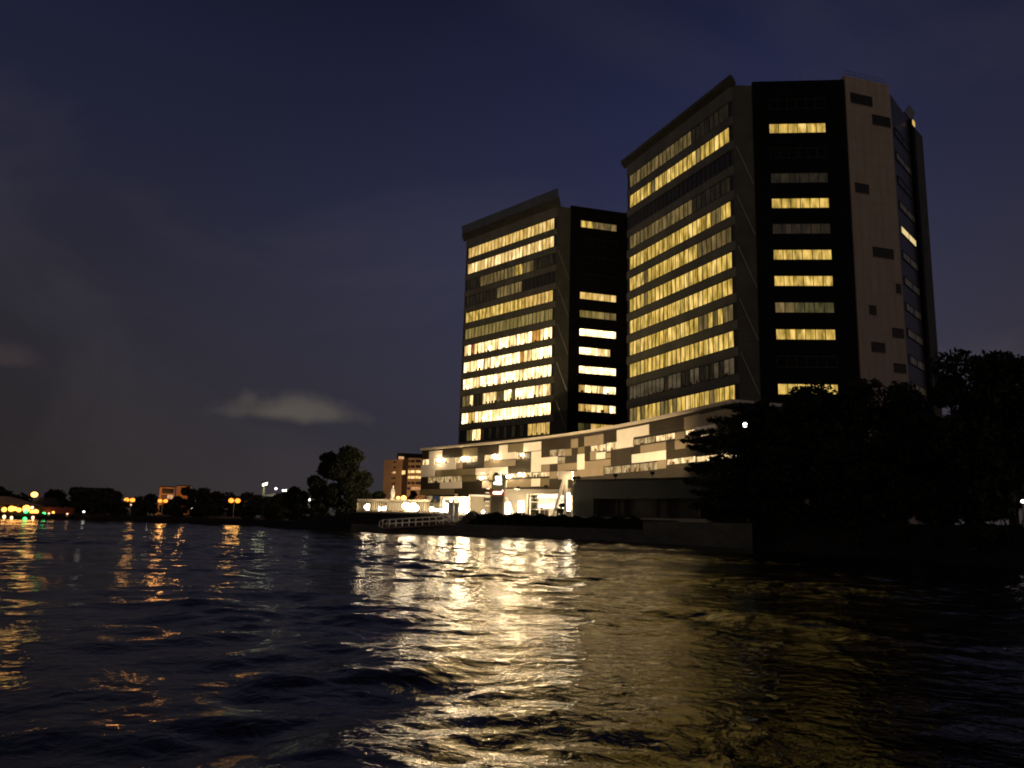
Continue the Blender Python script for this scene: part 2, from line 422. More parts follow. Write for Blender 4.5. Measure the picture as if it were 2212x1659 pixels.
# ------------------------------------------------------------------ windows on any straight face
def ribbon(root, P0, P1, f0, f1, z0, z1, n, mats_fn, off=.06, bar=.11, name='ribbon_window', furn=None, label=None):
    """a row of glass panes between two plan points of a face, with its frame (and what stands behind the glass)"""
    P0 = Vector((P0[0], P0[1], 0)); P1 = Vector((P1[0], P1[1], 0)); e = (P1-P0); ln = e.length; e.normalize()
    nn = Vector((-e.y, e.x, 0))
    if nn.dot(CAM - (P0+P1)/2) < 0: nn = -nn
    mats = []; b = MB()
    a0 = ln*f0; a1 = ln*f1; st = (a1-a0)/n
    for i in range(n):
        mm = mats_fn(i, (i+.5)/n)
        if mm is None: continue
        if mm not in mats: mats.append(mm)
        o = P0 + e*(a0+st*i) + Vector((0, 0, z0))
        b.box(o, e*st, nn*off, (0, 0, z1-z0), mats.index(mm))
    w = b.build(name, mats, root)
    if label: w['label'] = label
    fr = MB(); dn = nn*(off+.05)
    for i in range(n+1):
        fr.box(P0 + e*(a0+st*i-bar/2) + nn*.01 + Vector((0, 0, z0)), e*bar, dn, (0, 0, z1-z0))
    fr.box(P0 + e*(a0-bar/2) + nn*.01 + Vector((0, 0, z1)), e*(a1-a0+bar), dn, (0, 0, .12))
    fr.box(P0 + e*(a0-bar/2) + nn*.01 + Vector((0, 0, z0-.12)), e*(a1-a0+bar), dn, (0, 0, .12))
    fr.build('window_frame', M['frame'], w)
    if furn:
        rd = random.Random(furn); x = a0
        while x < a1-.6:
            x += rd.uniform(.3, 1.5); wd = rd.uniform(.08, .8); hh = rd.uniform(.15, .55) if rd.random() < .78 else z1-z0-.1
            if hh > 1: wd = rd.uniform(.06, .16)
            if x + wd > a1: break
            fb = MB(); fb.box(P0 + e*x + nn*(off+.003) + Vector((0, 0, z0+.02)), e*wd, nn*.02, (0, 0, hh)); x += wd
            fb.build('partition' if hh > 1 else 'office_furniture', lit_furn, w)
    return w
lit_furn = surf('furniture_dark', (.10, .06, .03), .8, .4, 3)

# ------------------------------------------------------------------ the two office towers (twins, turned by 20 degrees)
RA, RB = Vector((31.230, 104.909, 0)), Vector((20.445, 130.140, 0))
LA, LB = Vector((7.896, 150.653, 0)), Vector((-11.378, 170.937, 0))
ru = (RB-RA).normalized(); rn = Vector((-ru.y, ru.x, 0))
WLD = [RB + ru*.9, RA - ru*.75, Vector((34.55, 104.25, 0)), Vector((47.75, 103.0, 0)), Vector((55.75, 105.35, 0)), Vector((63.2, 113.6, 0)),
       Vector((67.2, 117.6, 0)), Vector((68, 131, 0)), Vector((57, 142, 0)), Vector((33, 139, 0))]
LOC = [((p-RA).dot(ru), (p-RA).dot(rn)) for p in WLD]
ZF, FH, WH, ROOF = 21.53, 3.9, 2.32, 67.0
def pick(lst, rd): return lst[rd.randrange(len(lst))]
def tower(name, label, A, B, fac, blk, seed, hi=1.5, gl_h=.4):
    rd = random.Random(seed)
    u = (B-A).normalized(); n = Vector((-u.y, u.x, 0))
    E = [A + u*a + n*c for a, c in LOC]
    root = thing(name, label, 'office tower', (A.x, A.y, TZ))
    core = MB(); core.prism([(p.x, p.y) for p in E], TZ-1.5, ROOF, side=[0, 1, 2, 3, 4, 5, 4, 4, 4, 4], top=2)
    core.build('wall', [M['facade'], M['column'], M['black'], M['tan'], M['greyglass'], M['column']], root)
    Z = Vector((0, 0, 1))
    # --- main facade, E1 -> E0
    e = (E[0]-E[1]); ln = e.length; e.normalize(); a0 = .75/ln; a1 = 1 - .9/ln
    for k in range(12):
        zt = ZF + FH*k; zb = zt - WH
        nxt = ZF + FH*(k+1) - WH if k < 11 else ROOF - .02
        b = MB(); nb = 24
        for i in range(nb):      # spandrel sheets with open joints
            o = E[1] + e*(ln*i/nb + .012) + n*.012 + Z*(zt+.13); b.box(o, e*(ln/nb-.024), n*.15, Z*(nxt-zt-.26))
        b.build('spandrel', M['spandrel'], root)
        for (f0, f1, npane, fn, fu) in fac(k, rd):
            # f measured from the far (left) end of the facade
            ribbon(root, E[0], E[1], 1-(a1-(a1-a0)*f0), 1-(a1-(a1-a0)*f1), zb, zt, npane, fn, furn=fu)
    b = MB()
    for i in range(24): b.box(E[1] + e*(ln*i/24+.012) + n*.012 + Z*2.7, e*(ln/24-.024), n*.15, Z*(ZF-WH-2.9))
    b.build('spandrel', M['spandrel'], root)
    # --- sloping roof screen above the facade
    b = MB(); s0 = E[1] - e*.9; s1 = E[0] + e*1.0
    lo0, lo1 = s0 + n*.2 + Z*(ROOF-.25), s1 + n*.2 + Z*(ROOF-.25)
    hi0, hi1 = s0 + n*.75 + Z*(ROOF+hi), s1 + n*.75 + Z*(ROOF+hi)
    th = -n*.25 + Z*.1
    b.hexa([lo0, lo1, lo1-n*.3, lo0-n*.3, hi0, hi1, hi1+th, hi0+th]); b.build('roof_screen', M['canopy'], root)
    b = MB()
    for i in range(15):
        f = i/14; p = s0.lerp(s1, f); b.tube([p + n*.6 + Z*(ROOF+.05), p + n*.8 + Z*(ROOF+hi-.08)], .06, 5)
    for zz in (.25, .55, .85):
        q0, q1 = lo0.lerp(hi0, zz) + n*.06, lo1.lerp(hi1, zz) + n*.06; b.tube([q0, q1], .05, 5)
    b.build('screen_rib', M['canopy'], root)
    b = MB(); g0, g1 = hi0 + Z*.02, hi1 + Z*.02
    b.hexa([g0, g1, g1-n*.06, g0-n*.06, g0+n*.2+Z*gl_h, g1+n*.2+Z*gl_h, g1+n*.14+Z*gl_h, g0+n*.14+Z*gl_h]); b.build('glass_parapet', M['parapet'], root)
    # --- corner column: storey joints and thin stay rods
    c = (E[2]-E[1]); cl = c.length; c.normalize(); cn = Vector((c.y, -c.x, 0))
    for k in range(14):
        b = MB(); b.box(E[1] + c*.05 + cn*.004 + Z*(12+FH*k), c*(cl-.1), cn*.05, Z*.12); b.build('column_joint', M['column'], root)
    for k in range(5):
        b = MB(); b.tube([E[1] + c*.3 + cn*.16 + Z*(20+FH*2*k+6), E[2] - c*.2 + cn*.16 + Z*(20+FH*2*k)], .045, 5); b.build('stay_rod', M['metal'], root)
    # --- black face
    g = (E[3]-E[2]); gl = g.length; g.normalize(); gn = Vector((g.y, -g.x, 0))
    w0, w1 = (2.28)/gl, (2.28+8.05)/gl
    for (o0, o1) in ((0.03, w0*gl-.06), (w1*gl+.06, gl-.03)):
        b = MB(); b.box(E[2] + g*o0 + gn*.01 + Z*4, g*(o1-o0), gn*.22, Z*(ROOF-4-.05)); b.build('black_cladding', M['black'], root)
    for k in range(12):
        zt = ZF + .12 + FH*k; zb = zt - 1.43; nxt = ZF + .12 + FH*(k+1) - 1.43 if k < 11 else ROOF-.05
        b = MB(); b.box(E[2] + g*(w0*gl-.05) + gn*.012 + Z*(zt+.13), g*(8.15), gn*.2, Z*(nxt-zt-.26)); b.build('black_cladding', M['black'], root)
        for (f0, f1, npane, fn, fu) in blk(k, rd):
            ribbon(root, E[2], E[3], w0+(w1-w0)*f0, w0+(w1-w0)*f1, zb, zt, npane, fn, bar=.09, furn=fu)
    b = MB(); b.box(E[2] + g*.02 + gn*.0 + Z*(ROOF+.01) - gn*.4, g*(gl-.04), gn*.55, Z*.55); b.build('parapet', M['black'], root)
    # --- tan stair wall with slot windows, taller than the rest
    h = (E[4]-E[3]); hl = h.length; h.normalize(); hn = Vector((h.y, -h.x, 0))
    b = MB(); b.box(E[3] + h*.02 + hn*.01 + Z*4, h*(hl-.5), hn*.27, Z*(ROOF+1.2-4))
    for i in range(6):
        for j in range(33): b.box(E[3] + h*(.02+(hl-.5)*i/6+.025) + hn*.282 + Z*(4+(ROOF-2.8)*j/33+.025), h*((hl-.5)/6-.05), hn*.025, Z*((ROOF-2.8)/33-.05))
    b.box(E[3] + h*.02 - hn*2 + Z*(ROOF+.02), h*(hl-.5), hn*1.95, Z*1.18)
    b.build('stair_wall', M['tan'], root)
    b = MB()
    for i in range(9): b.tube([E[3] + h*(.2+i*(hl-.9)/8) + Z*(ROOF+1.2), E[3] + h*(.2+i*(hl-.9)/8) + Z*(ROOF+2.2)], .035, 5)
    for zz in (1.7, 2.2): b.tube([E[3] + h*.2 + Z*(ROOF+zz), E[4] - h*.7 + Z*(ROOF+zz)], .03, 5)
    b.build('roof_railing', M['metal'], root)
    for (f0, f1, za, zb2) in SLOTS:
        b = MB(); b.box(E[3] + h*(hl*f0) + hn*.312 + Z*za, h*(hl*(f1-f0)), hn*.03, Z*(zb2-za)); s = b.build('slot_window', M['slot'], root)
        b = MB(); o = E[3] + h*(hl*f0) + hn*.312
        b.box(o - h*.06 + Z*(zb2), h*(hl*(f1-f0)+.12), hn*.09, Z*.07); b.box(o - h*.06 + Z*(za-.07), h*(hl*(f1-f0)+.12), hn*.09, Z*.07); b.build('slot_frame', M['tan'], s)
    # --- receding right side with grey ribbons
    r_ = (E[5]-E[4]); rl = r_.length
    for k in range(0, 11):
        zt = ZF + FH*k + 1.4
        mm = M['greyglass'] if k != 6 else SIDE_LIT
        if k in (0, 1, 2, 3, 4, 5, 7, 9): mm = VD_[0]
        ribbon(root, E[4], E[5], .10, .80, zt-1.05, zt, 2, (lambda i, f, mm=mm: mm), bar=.06)
    b = MB(); rn_ = Vector((r_.y, -r_.x, 0)).normalized(); rr = r_.normalized()
    b.box(E[5] - rr*1.6 + rn_*.01 + Z*4, rr*1.5, rn_*.5, Z*(ROOF-4)); b.build('side_fin', M['black'], root)
    # --- roof things fixed to the building: far canopy end with its lamp, masts
    b = MB(); p = E[5] + Z*ROOF
    b.hexa([p - rr*4 + Z*.1, p + Z*.1, p + rn_*.2 + Z*.1, p - rr*4 + rn_*.2 + Z*.1, p - rr*3 + Z*1.7 + rn_*.6, p + Z*1.7 + rn_*.6, p + rn_*.7 + Z*1.7, p - rr*3 + rn_*.7 + Z*1.7])
    b.build('roof_screen', M['metal'], root)
    b = MB(); b.box(p - rr*1.3 + rn_*.52 - Z*.9, rr*1.1, rn_*.12, Z*.8); b.build('roof_lamp', AM_[0], root)
    b = MB()
    for i, hh in enumerate((2.2, 1.5, 2.8, 1.2)):
        q_ = E[2] + g*(1.5+i*2.9) - gn*.9 + Z*ROOF; b.tube([q_, q_ + Z*hh], [.05, .02], 5)
    b.build('roof_mast', M['metal'], root)
    return root, E
SIDE_LIT = lit('side_lit', (1, .74, .3), (1, .78, .36), .75, .85)
# slot windows measured on the right tower's stair wall
def slot_list():
    out = []
    E3, E4 = WLD[3], WLD[4]; hh = (E4-E3); hl = hh.length; hh = hh.normalized()
    def hit(px, py):
        d = ray(px, py); den = d.x*(-hh.y) + hh.x*d.y
        t = (E3.x*(-hh.y) + hh.x*E3.y)/den; p = d*t + CAM; return (Vector((p.x, p.y, 0))-E3).dot(hh)/hl, p.z
    for x0, x1, y0, y1 in ((1833, 1880, 202, 224), (1880, 1922, 249, 271), (1843, 1873, 396, 417), (1881, 1926, 534, 556), (1931, 1946, 614, 635),
                           (1873, 1889, 660, 681), (1923, 1951, 709, 730), (1878, 1908, 739, 761), (1926, 1957, 785, 806)):
        xm = (x0+x1)/2; f0, _ = hit(x0, y0); f1, _ = hit(x1, y0); _, zt = hit(x0, y0); _, zb = hit(x0, y1)
        f0 = max(.03, min(.9, f0)); f1 = max(f0+.05, min(.93, f1)); out.append((f0, f1, zb, zt))
    return out
SLOTS = slot_list()

def fac_right(k, rd):
    if k == 9: return [(0, 1, 24, lambda i, f: OFF_[0], None)]
    if k in (8, 11): return [(0, 1, 24, lambda i, f: pick(DA_, rd) if f < .68 else VD_[0], None)]
    if k == 1: return [(0, 1, 24, lambda i, f: WASH_[0] if rd.random() < .7 else VD_[0], k)]
    def fn(i, f):
        if k == 6 and f > .70: return pick(DA_, rd)
        if k == 3 and f > .72 and rd.random() < .5: return pick(DA_ + GO_, rd)
        if k == 0 and f < .55: return pick(DA_[1:] + GO_[:1], rd)
        if k == 0 and i == 14: return AM_[2]
        return DA_[1] if rd.random() < .05 else pick(GO_, rd)
    return [(0, 1, 24, fn, None)]
def blk_right(k, rd):
    if k in (1, 9, 11): return [(0, 1, 6, lambda i, f: M['black'], None)]
    if k in (6, 8): return [(0, 1, 6, lambda i, f: VD_[0], None)]
    if k == 3: return [(0, 1, 6, lambda i, f: DG_[0] if f > .4 else pick(DA_, rd), None)]
    return [(0, 1, 6, lambda i, f: pick(GO_, rd), None)]
def fac_left(k, rd):
    def white(i, f): return pick(W_ + W_[:2] + W_[:1], rd) if rd.random() > .14 else pick(OR_ + RD_ + W_[2:], rd)
    am = lambda i, f: pick(AM_, rd)
    if k in (10, 11): return [(0, 1, 24, (lambda i, f: pick(AM_[::2] if k == 11 else AM_[2:] + W_[2:], rd)), None)]
    if k == 9: return [(0, 1, 24, lambda i, f: (pick(DA_[1:] + GO_[:1], rd) if .40 < f < .66 else pick(DA_, rd) if .15 < f < .78 else VD_[0]), None)]
    if k == 8: return [(0, 1, 24, lambda i, f: (DA_[1] if .36 < f < .67 else VD_[0] if f < .36 else OFF_[0]), None)]
    if k == 7: return [(0, 1, 24, lambda i, f: pick(GO_ if f < .72 else AM_, rd), None)]
    if k == 6: return [(0, 1, 24, lambda i, f: MID_[0], None)]
    if k in (3, 4, 5): return [(0, 1, 24, white, 70+k)]
    if k == 2: return [(0, .135, 3, lambda i, f: (DA_[1], DA_[1], W_[2])[i], 5), (.135, .25, 3, lambda i, f: VD_[0], None),
                       (.25, 1, 18, lambda i, f: (W_[2] if i < 4 else DA_[1] if i in (4, 5, 8) else W_[1] if i < 7 else pick(W_, rd)), 77)]
    if k == 1: return [(0, 1, 24, lambda i, f: pick(W_[2:] + AM_[:1] + W_[:1], rd) if f < .3 else pick(W_[:2], rd), 78)]
    return [(0, .07, 2, lambda i, f: OFF_[0], None), (.07, .14, 2, lambda i, f: DA_[1], None), (.14, .24, 2, lambda i, f: W_[1], 3),
            (.24, .77, 12, lambda i, f: (VD_ + OFF_)[i % 2], None), (.77, 1, 5, lambda i, f: pick(AM_ + W_[2:], rd), 81)]
def blk_left(k, rd):
    if k in (8, 9, 10): return [(0, 1, 6, lambda i, f: M['black'], None)]
    if k == 11: return [(0, 1, 6, lambda i, f: pick(GO_[:1] if f < .4 else DA_[1:], rd), None)]
    if k == 7: return [(0, 1, 6, lambda i, f: pick(AM_, rd), None)]
    if k == 6: return [(0, 1, 6, lambda i, f: MID_[0] if f < .6 else DA_[1], None)]
    if k in (3, 5): return [(0, 1, 6, lambda i, f: W_[0], None)]
    if k == 4: return [(0, .84, 5, lambda i, f: W_[0] if i < 3 else W_[2], None), (.84, 1, 1, lambda i, f: M['black'], None)]
    if k == 2: return [(0, 1, 6, lambda i, f: (AM_[1], W_[1], W_[2], W_[2], W_[0], W_[1])[i], 21)]
    if k == 1: return [(0, 1, 6, lambda i, f: (AM_[1], AM_[0], W_[2], W_[0], AM_[1], W_[0])[i], 22)]
    return [(0, 1, 6, lambda i, f: (DG_[0], VD_[0], AM_[1], GO_[0], AM_[1], AM_[0])[i], 23)]
tower('office_tower', 'nearer and taller-looking right tower with rows of gold windows and a tan stair wall', RA, RB, fac_right, blk_right, 1, .7, .3)
tower('office_tower', 'farther left tower with white-hot lower window rows, behind the patchwork podium', LA, LB, fac_left, blk_left, 2, 1.4, 1.9)

# ------------------------------------------------------------------ the patchwork podium (concave facade)
PR = 14.9
pod_px = [(905, 973.5), (930, 971), (1000, 965), (1060, 960), (1106, 956), (1170, 950), (1230, 943.5), (1290, 935), (1350, 923.5), (1400, 913), (1450, 901.5), (1500, 889), (1545, 879)]
FAC = [on_z(x, y, PR) for x, y in pod_px]
FAC += [FAC[-1] + (FAC[-1]-FAC[-2])*.9]
for p in FAC: p.z = 0
# ease the measured points into one smooth curve
for _ in range(6):
    FAC = [FAC[0]] + [FAC[i]*.5 + (FAC[i-1]+FAC[i+1])*.25 for i in range(1, len(FAC)-1)] + [FAC[-1]]
SEG = [0.]
for a, b in zip(FAC, FAC[1:]): SEG.append(SEG[-1] + (b-a).length)
def fac_hit(px, py):
    d = ray(px, py); best = None
    for i, (a, b) in enumerate(zip(FAC, FAC[1:])):
        e = b-a; den = d.x*(-e.y) + e.x*d.y
        t = (a.x*(-e.y) + e.x*a.y)/den; s = (d.x*a.y - d.y*a.x)/den
        if (i == 0 or s >= 0) and (i == len(FAC)-2 or s <= 1) and t > 0:
            return SEG[i] + s*e.length, CAM.z + d.z*t
def fac_pt(s, off=0., z=0.):
    i = max(0, min(len(FAC)-2, next((k-1 for k in range(1, len(SEG)) if SEG[k] >= s), len(FAC)-2)))
    a, b = FAC[i], FAC[i+1]; e = (b-a).normalized(); n = Vector((e.y, -e.x, 0))
    if n.dot(CAM-a) < 0: n = -n
    # normals averaged at the joints so neighbouring pieces meet
    def nrm(k):
        v = Vector((0, 0, 0))
        for q in (k-1, k):
            if 0 <= q < len(FAC)-1:
                ee = (FAC[q+1]-FAC[q]).normalized(); nn = Vector((ee.y, -ee.x, 0)); v += nn if nn.dot(CAM-FAC[q]) > 0 else -nn
        return v.normalized()
    f = (s-SEG[i])/(SEG[i+1]-SEG[i]); n = (nrm(i)*(1-f) + nrm(i+1)*f).normalized()
    p = a + (b-a)*f + n*off; p.z = z; return p
def stations(s0, s1):
    return [s0] + [q for q in SEG if s0+.02 < q < s1-.02] + [s1]
def fac_slab(b, s0, s1, z0, z1, o0, o1, mi=0):
    st = stations(s0, s1)
    A = [(fac_pt(s, o1), fac_pt(s, o0)) for s in st]
    k = len(b.v)
    for f_, bk in A:
        b.v += [(f_.x, f_.y, z0), (f_.x, f_.y, z1), (bk.x, bk.y, z1), (bk.x, bk.y, z0)]
    for i in range(len(A)-1):
        q = k + 4*i
        for j in range(4): b.f.append((q+j, q+(j+1) % 4, q+4+(j+1) % 4, q+4+j)); b.m.append(mi)
    b.f.append((k, k+3, k+2, k+1)); b.m.append(mi); q = k+4*(len(A)-1); b.f.append((q, q+1, q+2, q+3)); b.m.append(mi)
SOF = 6.35
pod = thing('podium_building', 'low curved building clad in a patchwork of white, taupe and dark panels below the towers', 'building', (FAC[6].x, FAC[6].y, TZ))
SMAX = SEG[-1]
S_L = fac_hit(911, 1000)[0]
b = MB(); fac_slab(b, S_L, SMAX, SOF, PR-.02, -14, 0.); b.build('wall', M['backing'], pod)
b = MB(); fac_slab(b, S_L, SMAX, PR, PR+.32, -14.2, .55); b.build('coping', M['coping'], pod)
b = MB(); fac_slab(b, S_L+.5, SMAX, TZ+.01, SOF-.01, -9, -7.2); b.build('ground_floor_wall', M['taupe'], pod)

def zoomf(x0, y0, sc): return lambda x, y: (x0 + sc*x, y0 + sc*y)
Z1 = zoomf(899.7, 943.6, .08929); Z2 = zoomf(1075.3, 921.7, .08929); Z3 = zoomf(1250.9, 866.8, .11905)
Z4 = zoomf(1031.4, 1009.5, .0992); Z5 = zoomf(757.1, 1042.4, .12897)
_pk = [0]
def panel(T, kind, x0, x1, y0, y1):
    """x0..x1 along the wall, y0..y1 read at the left end x0"""
    sa, zt = fac_hit(*T(x0, y0)); sb, _ = fac_hit(*T(x1, y0)); _, zb = fac_hit(*T(x0, y1))
    sa = max(S_L+.02, sa); zt = min(PR-.06, zt)
    if zb < SOF+.25: zb = SOF-.05
    _pk[0] += 1; pr = .10 + .0031*(_pk[0] % 17)
    b = MB()
    if kind in 'WTOD':
        fac_slab(b, sa+.012, sb-.012, zb+.012, zt-.012, .005, pr + (.05 if kind == 'W' else 0))
        o = b.build('cladding_panel', M[{'W': 'white', 'T': 'taupe', 'O': 'olive', 'D': 'brown'}[kind]], pod)
        return o
    fac_slab(b, sa+.05, sb-.05, zb+.05, zt-.05, .005, .04)
    w = b.build('window', (PODW if kind == 'G' else PODD)[0], pod)
    fr = MB(); n = max(1, int((sb-sa)/2.2))
    for i in range(n+1):
        s = sa + .05 + (sb-sa-.1)*i/n; fac_slab(fr, s-.035, s+.035, zb+.05, zt-.05, .0415, .09)
    fac_slab(fr, sa+.012, sb-.012, zt-.05, zt-.0, .006, .094); fac_slab(fr, sa+.012, sb-.012, zb, zb+.05, .006, .094)
    fr.build('window_frame', M['frame'], w)
    if (sb-sa) > 1.5:
        rd = random.Random(_pk[0])
        for i in range(int((sb-sa)/2.0)):
            fb = MB(); s = sa + .3 + rd.random()*(sb-sa-.9); fac_slab(fb, s, s+rd.uniform(.15, .55), zb+.06, zb+.06+(zt-zb)*rd.uniform(.15, .5), .0412, .06+.001*i)
            fb.build('room_furniture', lit_furn, w)
    return w
P1 = [('W', 320, 640, 352, 525), ('W', 320, 465, 525, 690), ('W', 130, 460, 690, 975), ('W', 460, 970, 662, 812), ('W', 805, 970, 510, 662), ('G', 465, 805, 525, 662),
      ('G', 155, 320, 548, 690), ('D', 150, 320, 370, 548), ('D', 640, 1130, 330, 518), ('O', 1130, 1500, 290, 482), ('G', 970, 1490, 495, 640), ('D', 1495, 1650, 262, 752),
      ('T', 970, 1130, 640, 778), ('D', 1130, 1495, 625, 765), ('O', 600, 1450, 810, 965), ('T', 460, 600, 812, 975), ('O', 1110, 1450, 955, 1090), ('g', 285, 1110, 975, 1120),
      ('D', 122, 285, 985, 1262), ('D', 285, 585, 1122, 1262), ('W', 585, 1112, 1105, 1258), ('D', 1112, 1612, 1090, 1260), ('O', 60, 930, 1275, 1440), ('D', 930, 1750, 1262, 1445),
      ('W', 1450, 2215, 765, 925), ('G', 1450, 2000, 928, 1040), ('W', 1612, 1750, 1065, 1240), ('D', 1652, 2020, 250, 440), ('G', 1650, 2025, 440, 598), ('T', 1650, 2400, 598, 745),
      ('D', 1450, 1612, 1040, 1262)]
P2 = [('W', 55, 258, 455, 642), ('O', 258, 640, 432, 628), ('W', 55, 460, 642, 802), ('G', 460, 660, 620, 795), ('W', 640, 1065, 400, 608), ('D', 660, 832, 612, 800),
      ('D', 445, 832, 800, 960), ('D', 255, 832, 960, 1120), ('W', 832, 1062, 605, 1108), ('D', 1068, 1790, 365, 570), ('D', 1068, 1262, 565, 745), ('g', 1262, 1645, 565, 738),
      ('T', 1645, 1805, 545, 720), ('W', 1062, 1460, 752, 922), ('g', 1460, 1645, 735, 905), ('T', 1790, 1962, 305, 525), ('D', 1962, 2105, 285, 495), ('D', 1805, 1950, 525, 720),
      ('D', 1645, 1945, 712, 880), ('O', 1950, 2122, 500, 672), ('W', 1942, 2118, 672, 1045), ('T', 1460, 1942, 905, 1075), ('T', 1800, 1942, 1075, 1240), ('T', 1942, 2118, 1045, 1225),
      ('T', 1062, 1270, 930, 1100), ('D', 1270, 1435, 920, 1090), ('T', 1268, 1462, 1090, 1262), ('G', 845, 1266, 1112, 1225), ('G', 150, 843, 1135, 1250), ('T', 240, 832, 1290, 1475),
      ('W', 115, 240, 1300, 1475), ('W', 832, 1045, 1262, 1450), ('O', 1045, 1262, 1255, 1450), ('D', 1262, 1620, 1262, 1470), ('W', 1468, 1622, 1080, 1205), ('D', 1466, 1622, 1206, 1262)]
P3 = [('T', 105, 455, 645, 820), ('D', 455, 700, 582, 752), ('W', 700, 1280, 528, 705), ('W', 700, 992, 705, 868), ('D', 1282, 1918, 408, 602), ('T', 1918, 2215, 290, 525),
      ('G', 1935, 2120, 530, 622), ('T', 1755, 1935, 570, 700), ('g', 992, 1400, 690, 808), ('G', 1400, 1755, 628, 742), ('D', 113, 215, 828, 1088), ('T', 215, 335, 905, 1075), ('G', 215, 500, 808, 930), ('G', 500, 705, 755, 920),
      ('W', 330, 490, 935, 1060), ('T', 490, 590, 940, 1040), ('D', 590, 972, 882, 1165), ('D', 972, 1122, 835, 970), ('T', 1122, 1585, 805, 945), ('W', 972, 1592, 968, 1128),
      ('D', 1592, 1752, 742, 905), ('D', 1592, 2120, 905, 1050), ('T', 1752, 2120, 715, 880), ('G', 1600, 2130, 1055, 1165), ('g', 455, 1440, 1195, 1330), ('T', 1440, 1590, 1075, 1230),
      ('T', 113, 585, 1095, 1215), ('T', 113, 455, 1215, 1370), ('D', 1592, 2300, 1172, 1262), ('D', 2120, 2700, 700, 1010), ('W', 2130, 2520, 480, 640), ('G', 2215, 2480, 560, 655), ('T', 2215, 2900, 240, 470), ('G', 2135, 2900, 1005, 1110)]
for T, lst in ((Z1, P1), (Z2, P2), (Z3, P3)):
    for p in lst: panel(T, *p)
# lamps fixed inside / on the facade openings
def pod_lamp(T, x, y, r, w, off=.35):
    s, z = fac_hit(*T(x, y)); c = fac_pt(s, off, z); b = MB(); b.ball(c, r, r*.75, 10); o = b.build('wall_lamp', LAMP_WALL, pod)
    b = MB(); b.tube([fac_pt(s, .02, z+.1), fac_pt(s, off, z+r*.7)], .05, 6); b.build('lamp_bracket', M['frame'], o)
    if w: bulb(pod, c + Vector((0, 0, 0)), WARM, w, r*1.15)
LAMP_WALL = glow('wall_lamp_glow', (1., .80, .48), 14)
for x, y, r, w in ((590, 570, .52, 500), (1190, 535, .55, 550), (1930, 480, .5, 500), (1600, 1005, .34, 240)): pod_lamp(Z1, x, y, r, w)
for x, y, r, w in ((640, 690, .3, 160), (300, 1210, .42, 340), (575, 1160, .38, 300), (110, 1190, .22, 90)): pod_lamp(Z2, x, y, r, w)
# soffit lights under the right part
for x0, x1 in ((700, 900), (970, 1180), (1205, 1370), (1435, 1740)):
    s0, z = fac_hit(*Z3(x0, 1335)); s1, _ = fac_hit(*Z3(x1, 1335)); b = MB(); fac_slab(b, s0, s1, SOF+.3, SOF+.62, .22, .5); b.build('soffit_light', W_[2] if x0 < 1400 else DA_[1], pod)
    
# big white downstand over the glass hall and its columns
def facx(px, extra, py): return fac_hit(px, py)[0]
def column(T, x, ytop, ybot, w, off):
    s, zt = fac_hit(*T(x, ytop)); c = fac_pt(s, off, TZ); b = MB(); b.cbox(c, w, w, zt-TZ, .6); b.build('column', M['white'], pod)
column(Z5, 1248, 220, 430, .85, -1.0); column(Z5, 1560, 250, 430, .6, -.6)

# ------------------------------------------------------------------ terrace level: portal, kiosk, sign, glass hall
def lin(px0, e0, px1, e1):
    a, b_ = shore_at(px0, e0), shore_at(px1, e1); d = (b_-a); ln = d.length; d.normalize(); n = Vector((d.y, -d.x, 0))
    if n.dot(CAM-a) < 0: n = -n
    return a, d, n, ln
def zq(px, py, e): return z_at(px, py, dist_at(px, e))
# entrance portal
a, d, n, ln = lin(953, 12, 1012, 12); root = thing('entrance_portal', 'bright white entrance portal with two downlights and a glazed door grid', 'entrance', (a.x, a.y, TZ))
zt = zq(980, 1073, 12); b = MB(); b.box(a + Vector((0, 0, zt-.35)) - n*1.5, d*ln, n*2, (0, 0, .35)); b.build('lintel', M['white'], root)
for o in (0, ln-.5):
    b = MB(); b.box(a + d*o + Vector((0, 0, TZ)), d*.5, n*.45, (0, 0, zt-.36-TZ)); b.build('post', M['white'], root)
b = MB(); b.box(a + d*.6 - n*1.2 + Vector((0, 0, TZ)), d*(ln*.42), n*.2, (0, 0, zt-.4-TZ)); b.build('side_wall', M['taupe'], root)
b = MB(); b.box(a + d*(ln*.55) - n*1.2 + Vector((0, 0, TZ)), d*(ln*.35), n*.06, (0, 0, zt-.5-TZ)); o = b.build('door', PODD[0], root)
b = MB(); w_ = ln*.35; hh = zt-.5-TZ
for i in range(4): b.box(a + d*(ln*.55 + w_*i/3 - .04) - n*1.13 + Vector((0, 0, TZ)), d*.08, n*.06, (0, 0, hh))
for i in range(1, 4): b.box(a + d*(ln*.55) - n*1.13 + Vector((0, 0, TZ + hh*i/3.2)), d*w_, n*.065, (0, 0, .1))
b.build('door_frame', M['paint'], o)
for f in (.38, .70):
    c = a + d*(ln*f) + n*.3 + Vector((0, 0, zt-.5)); b = MB(); b.ball(c, .24, .16, 10); b.build('downlight', LAMP_WALL, root); bulb(root, c - Vector((0, 0, .3)), WARM, 160, .25)
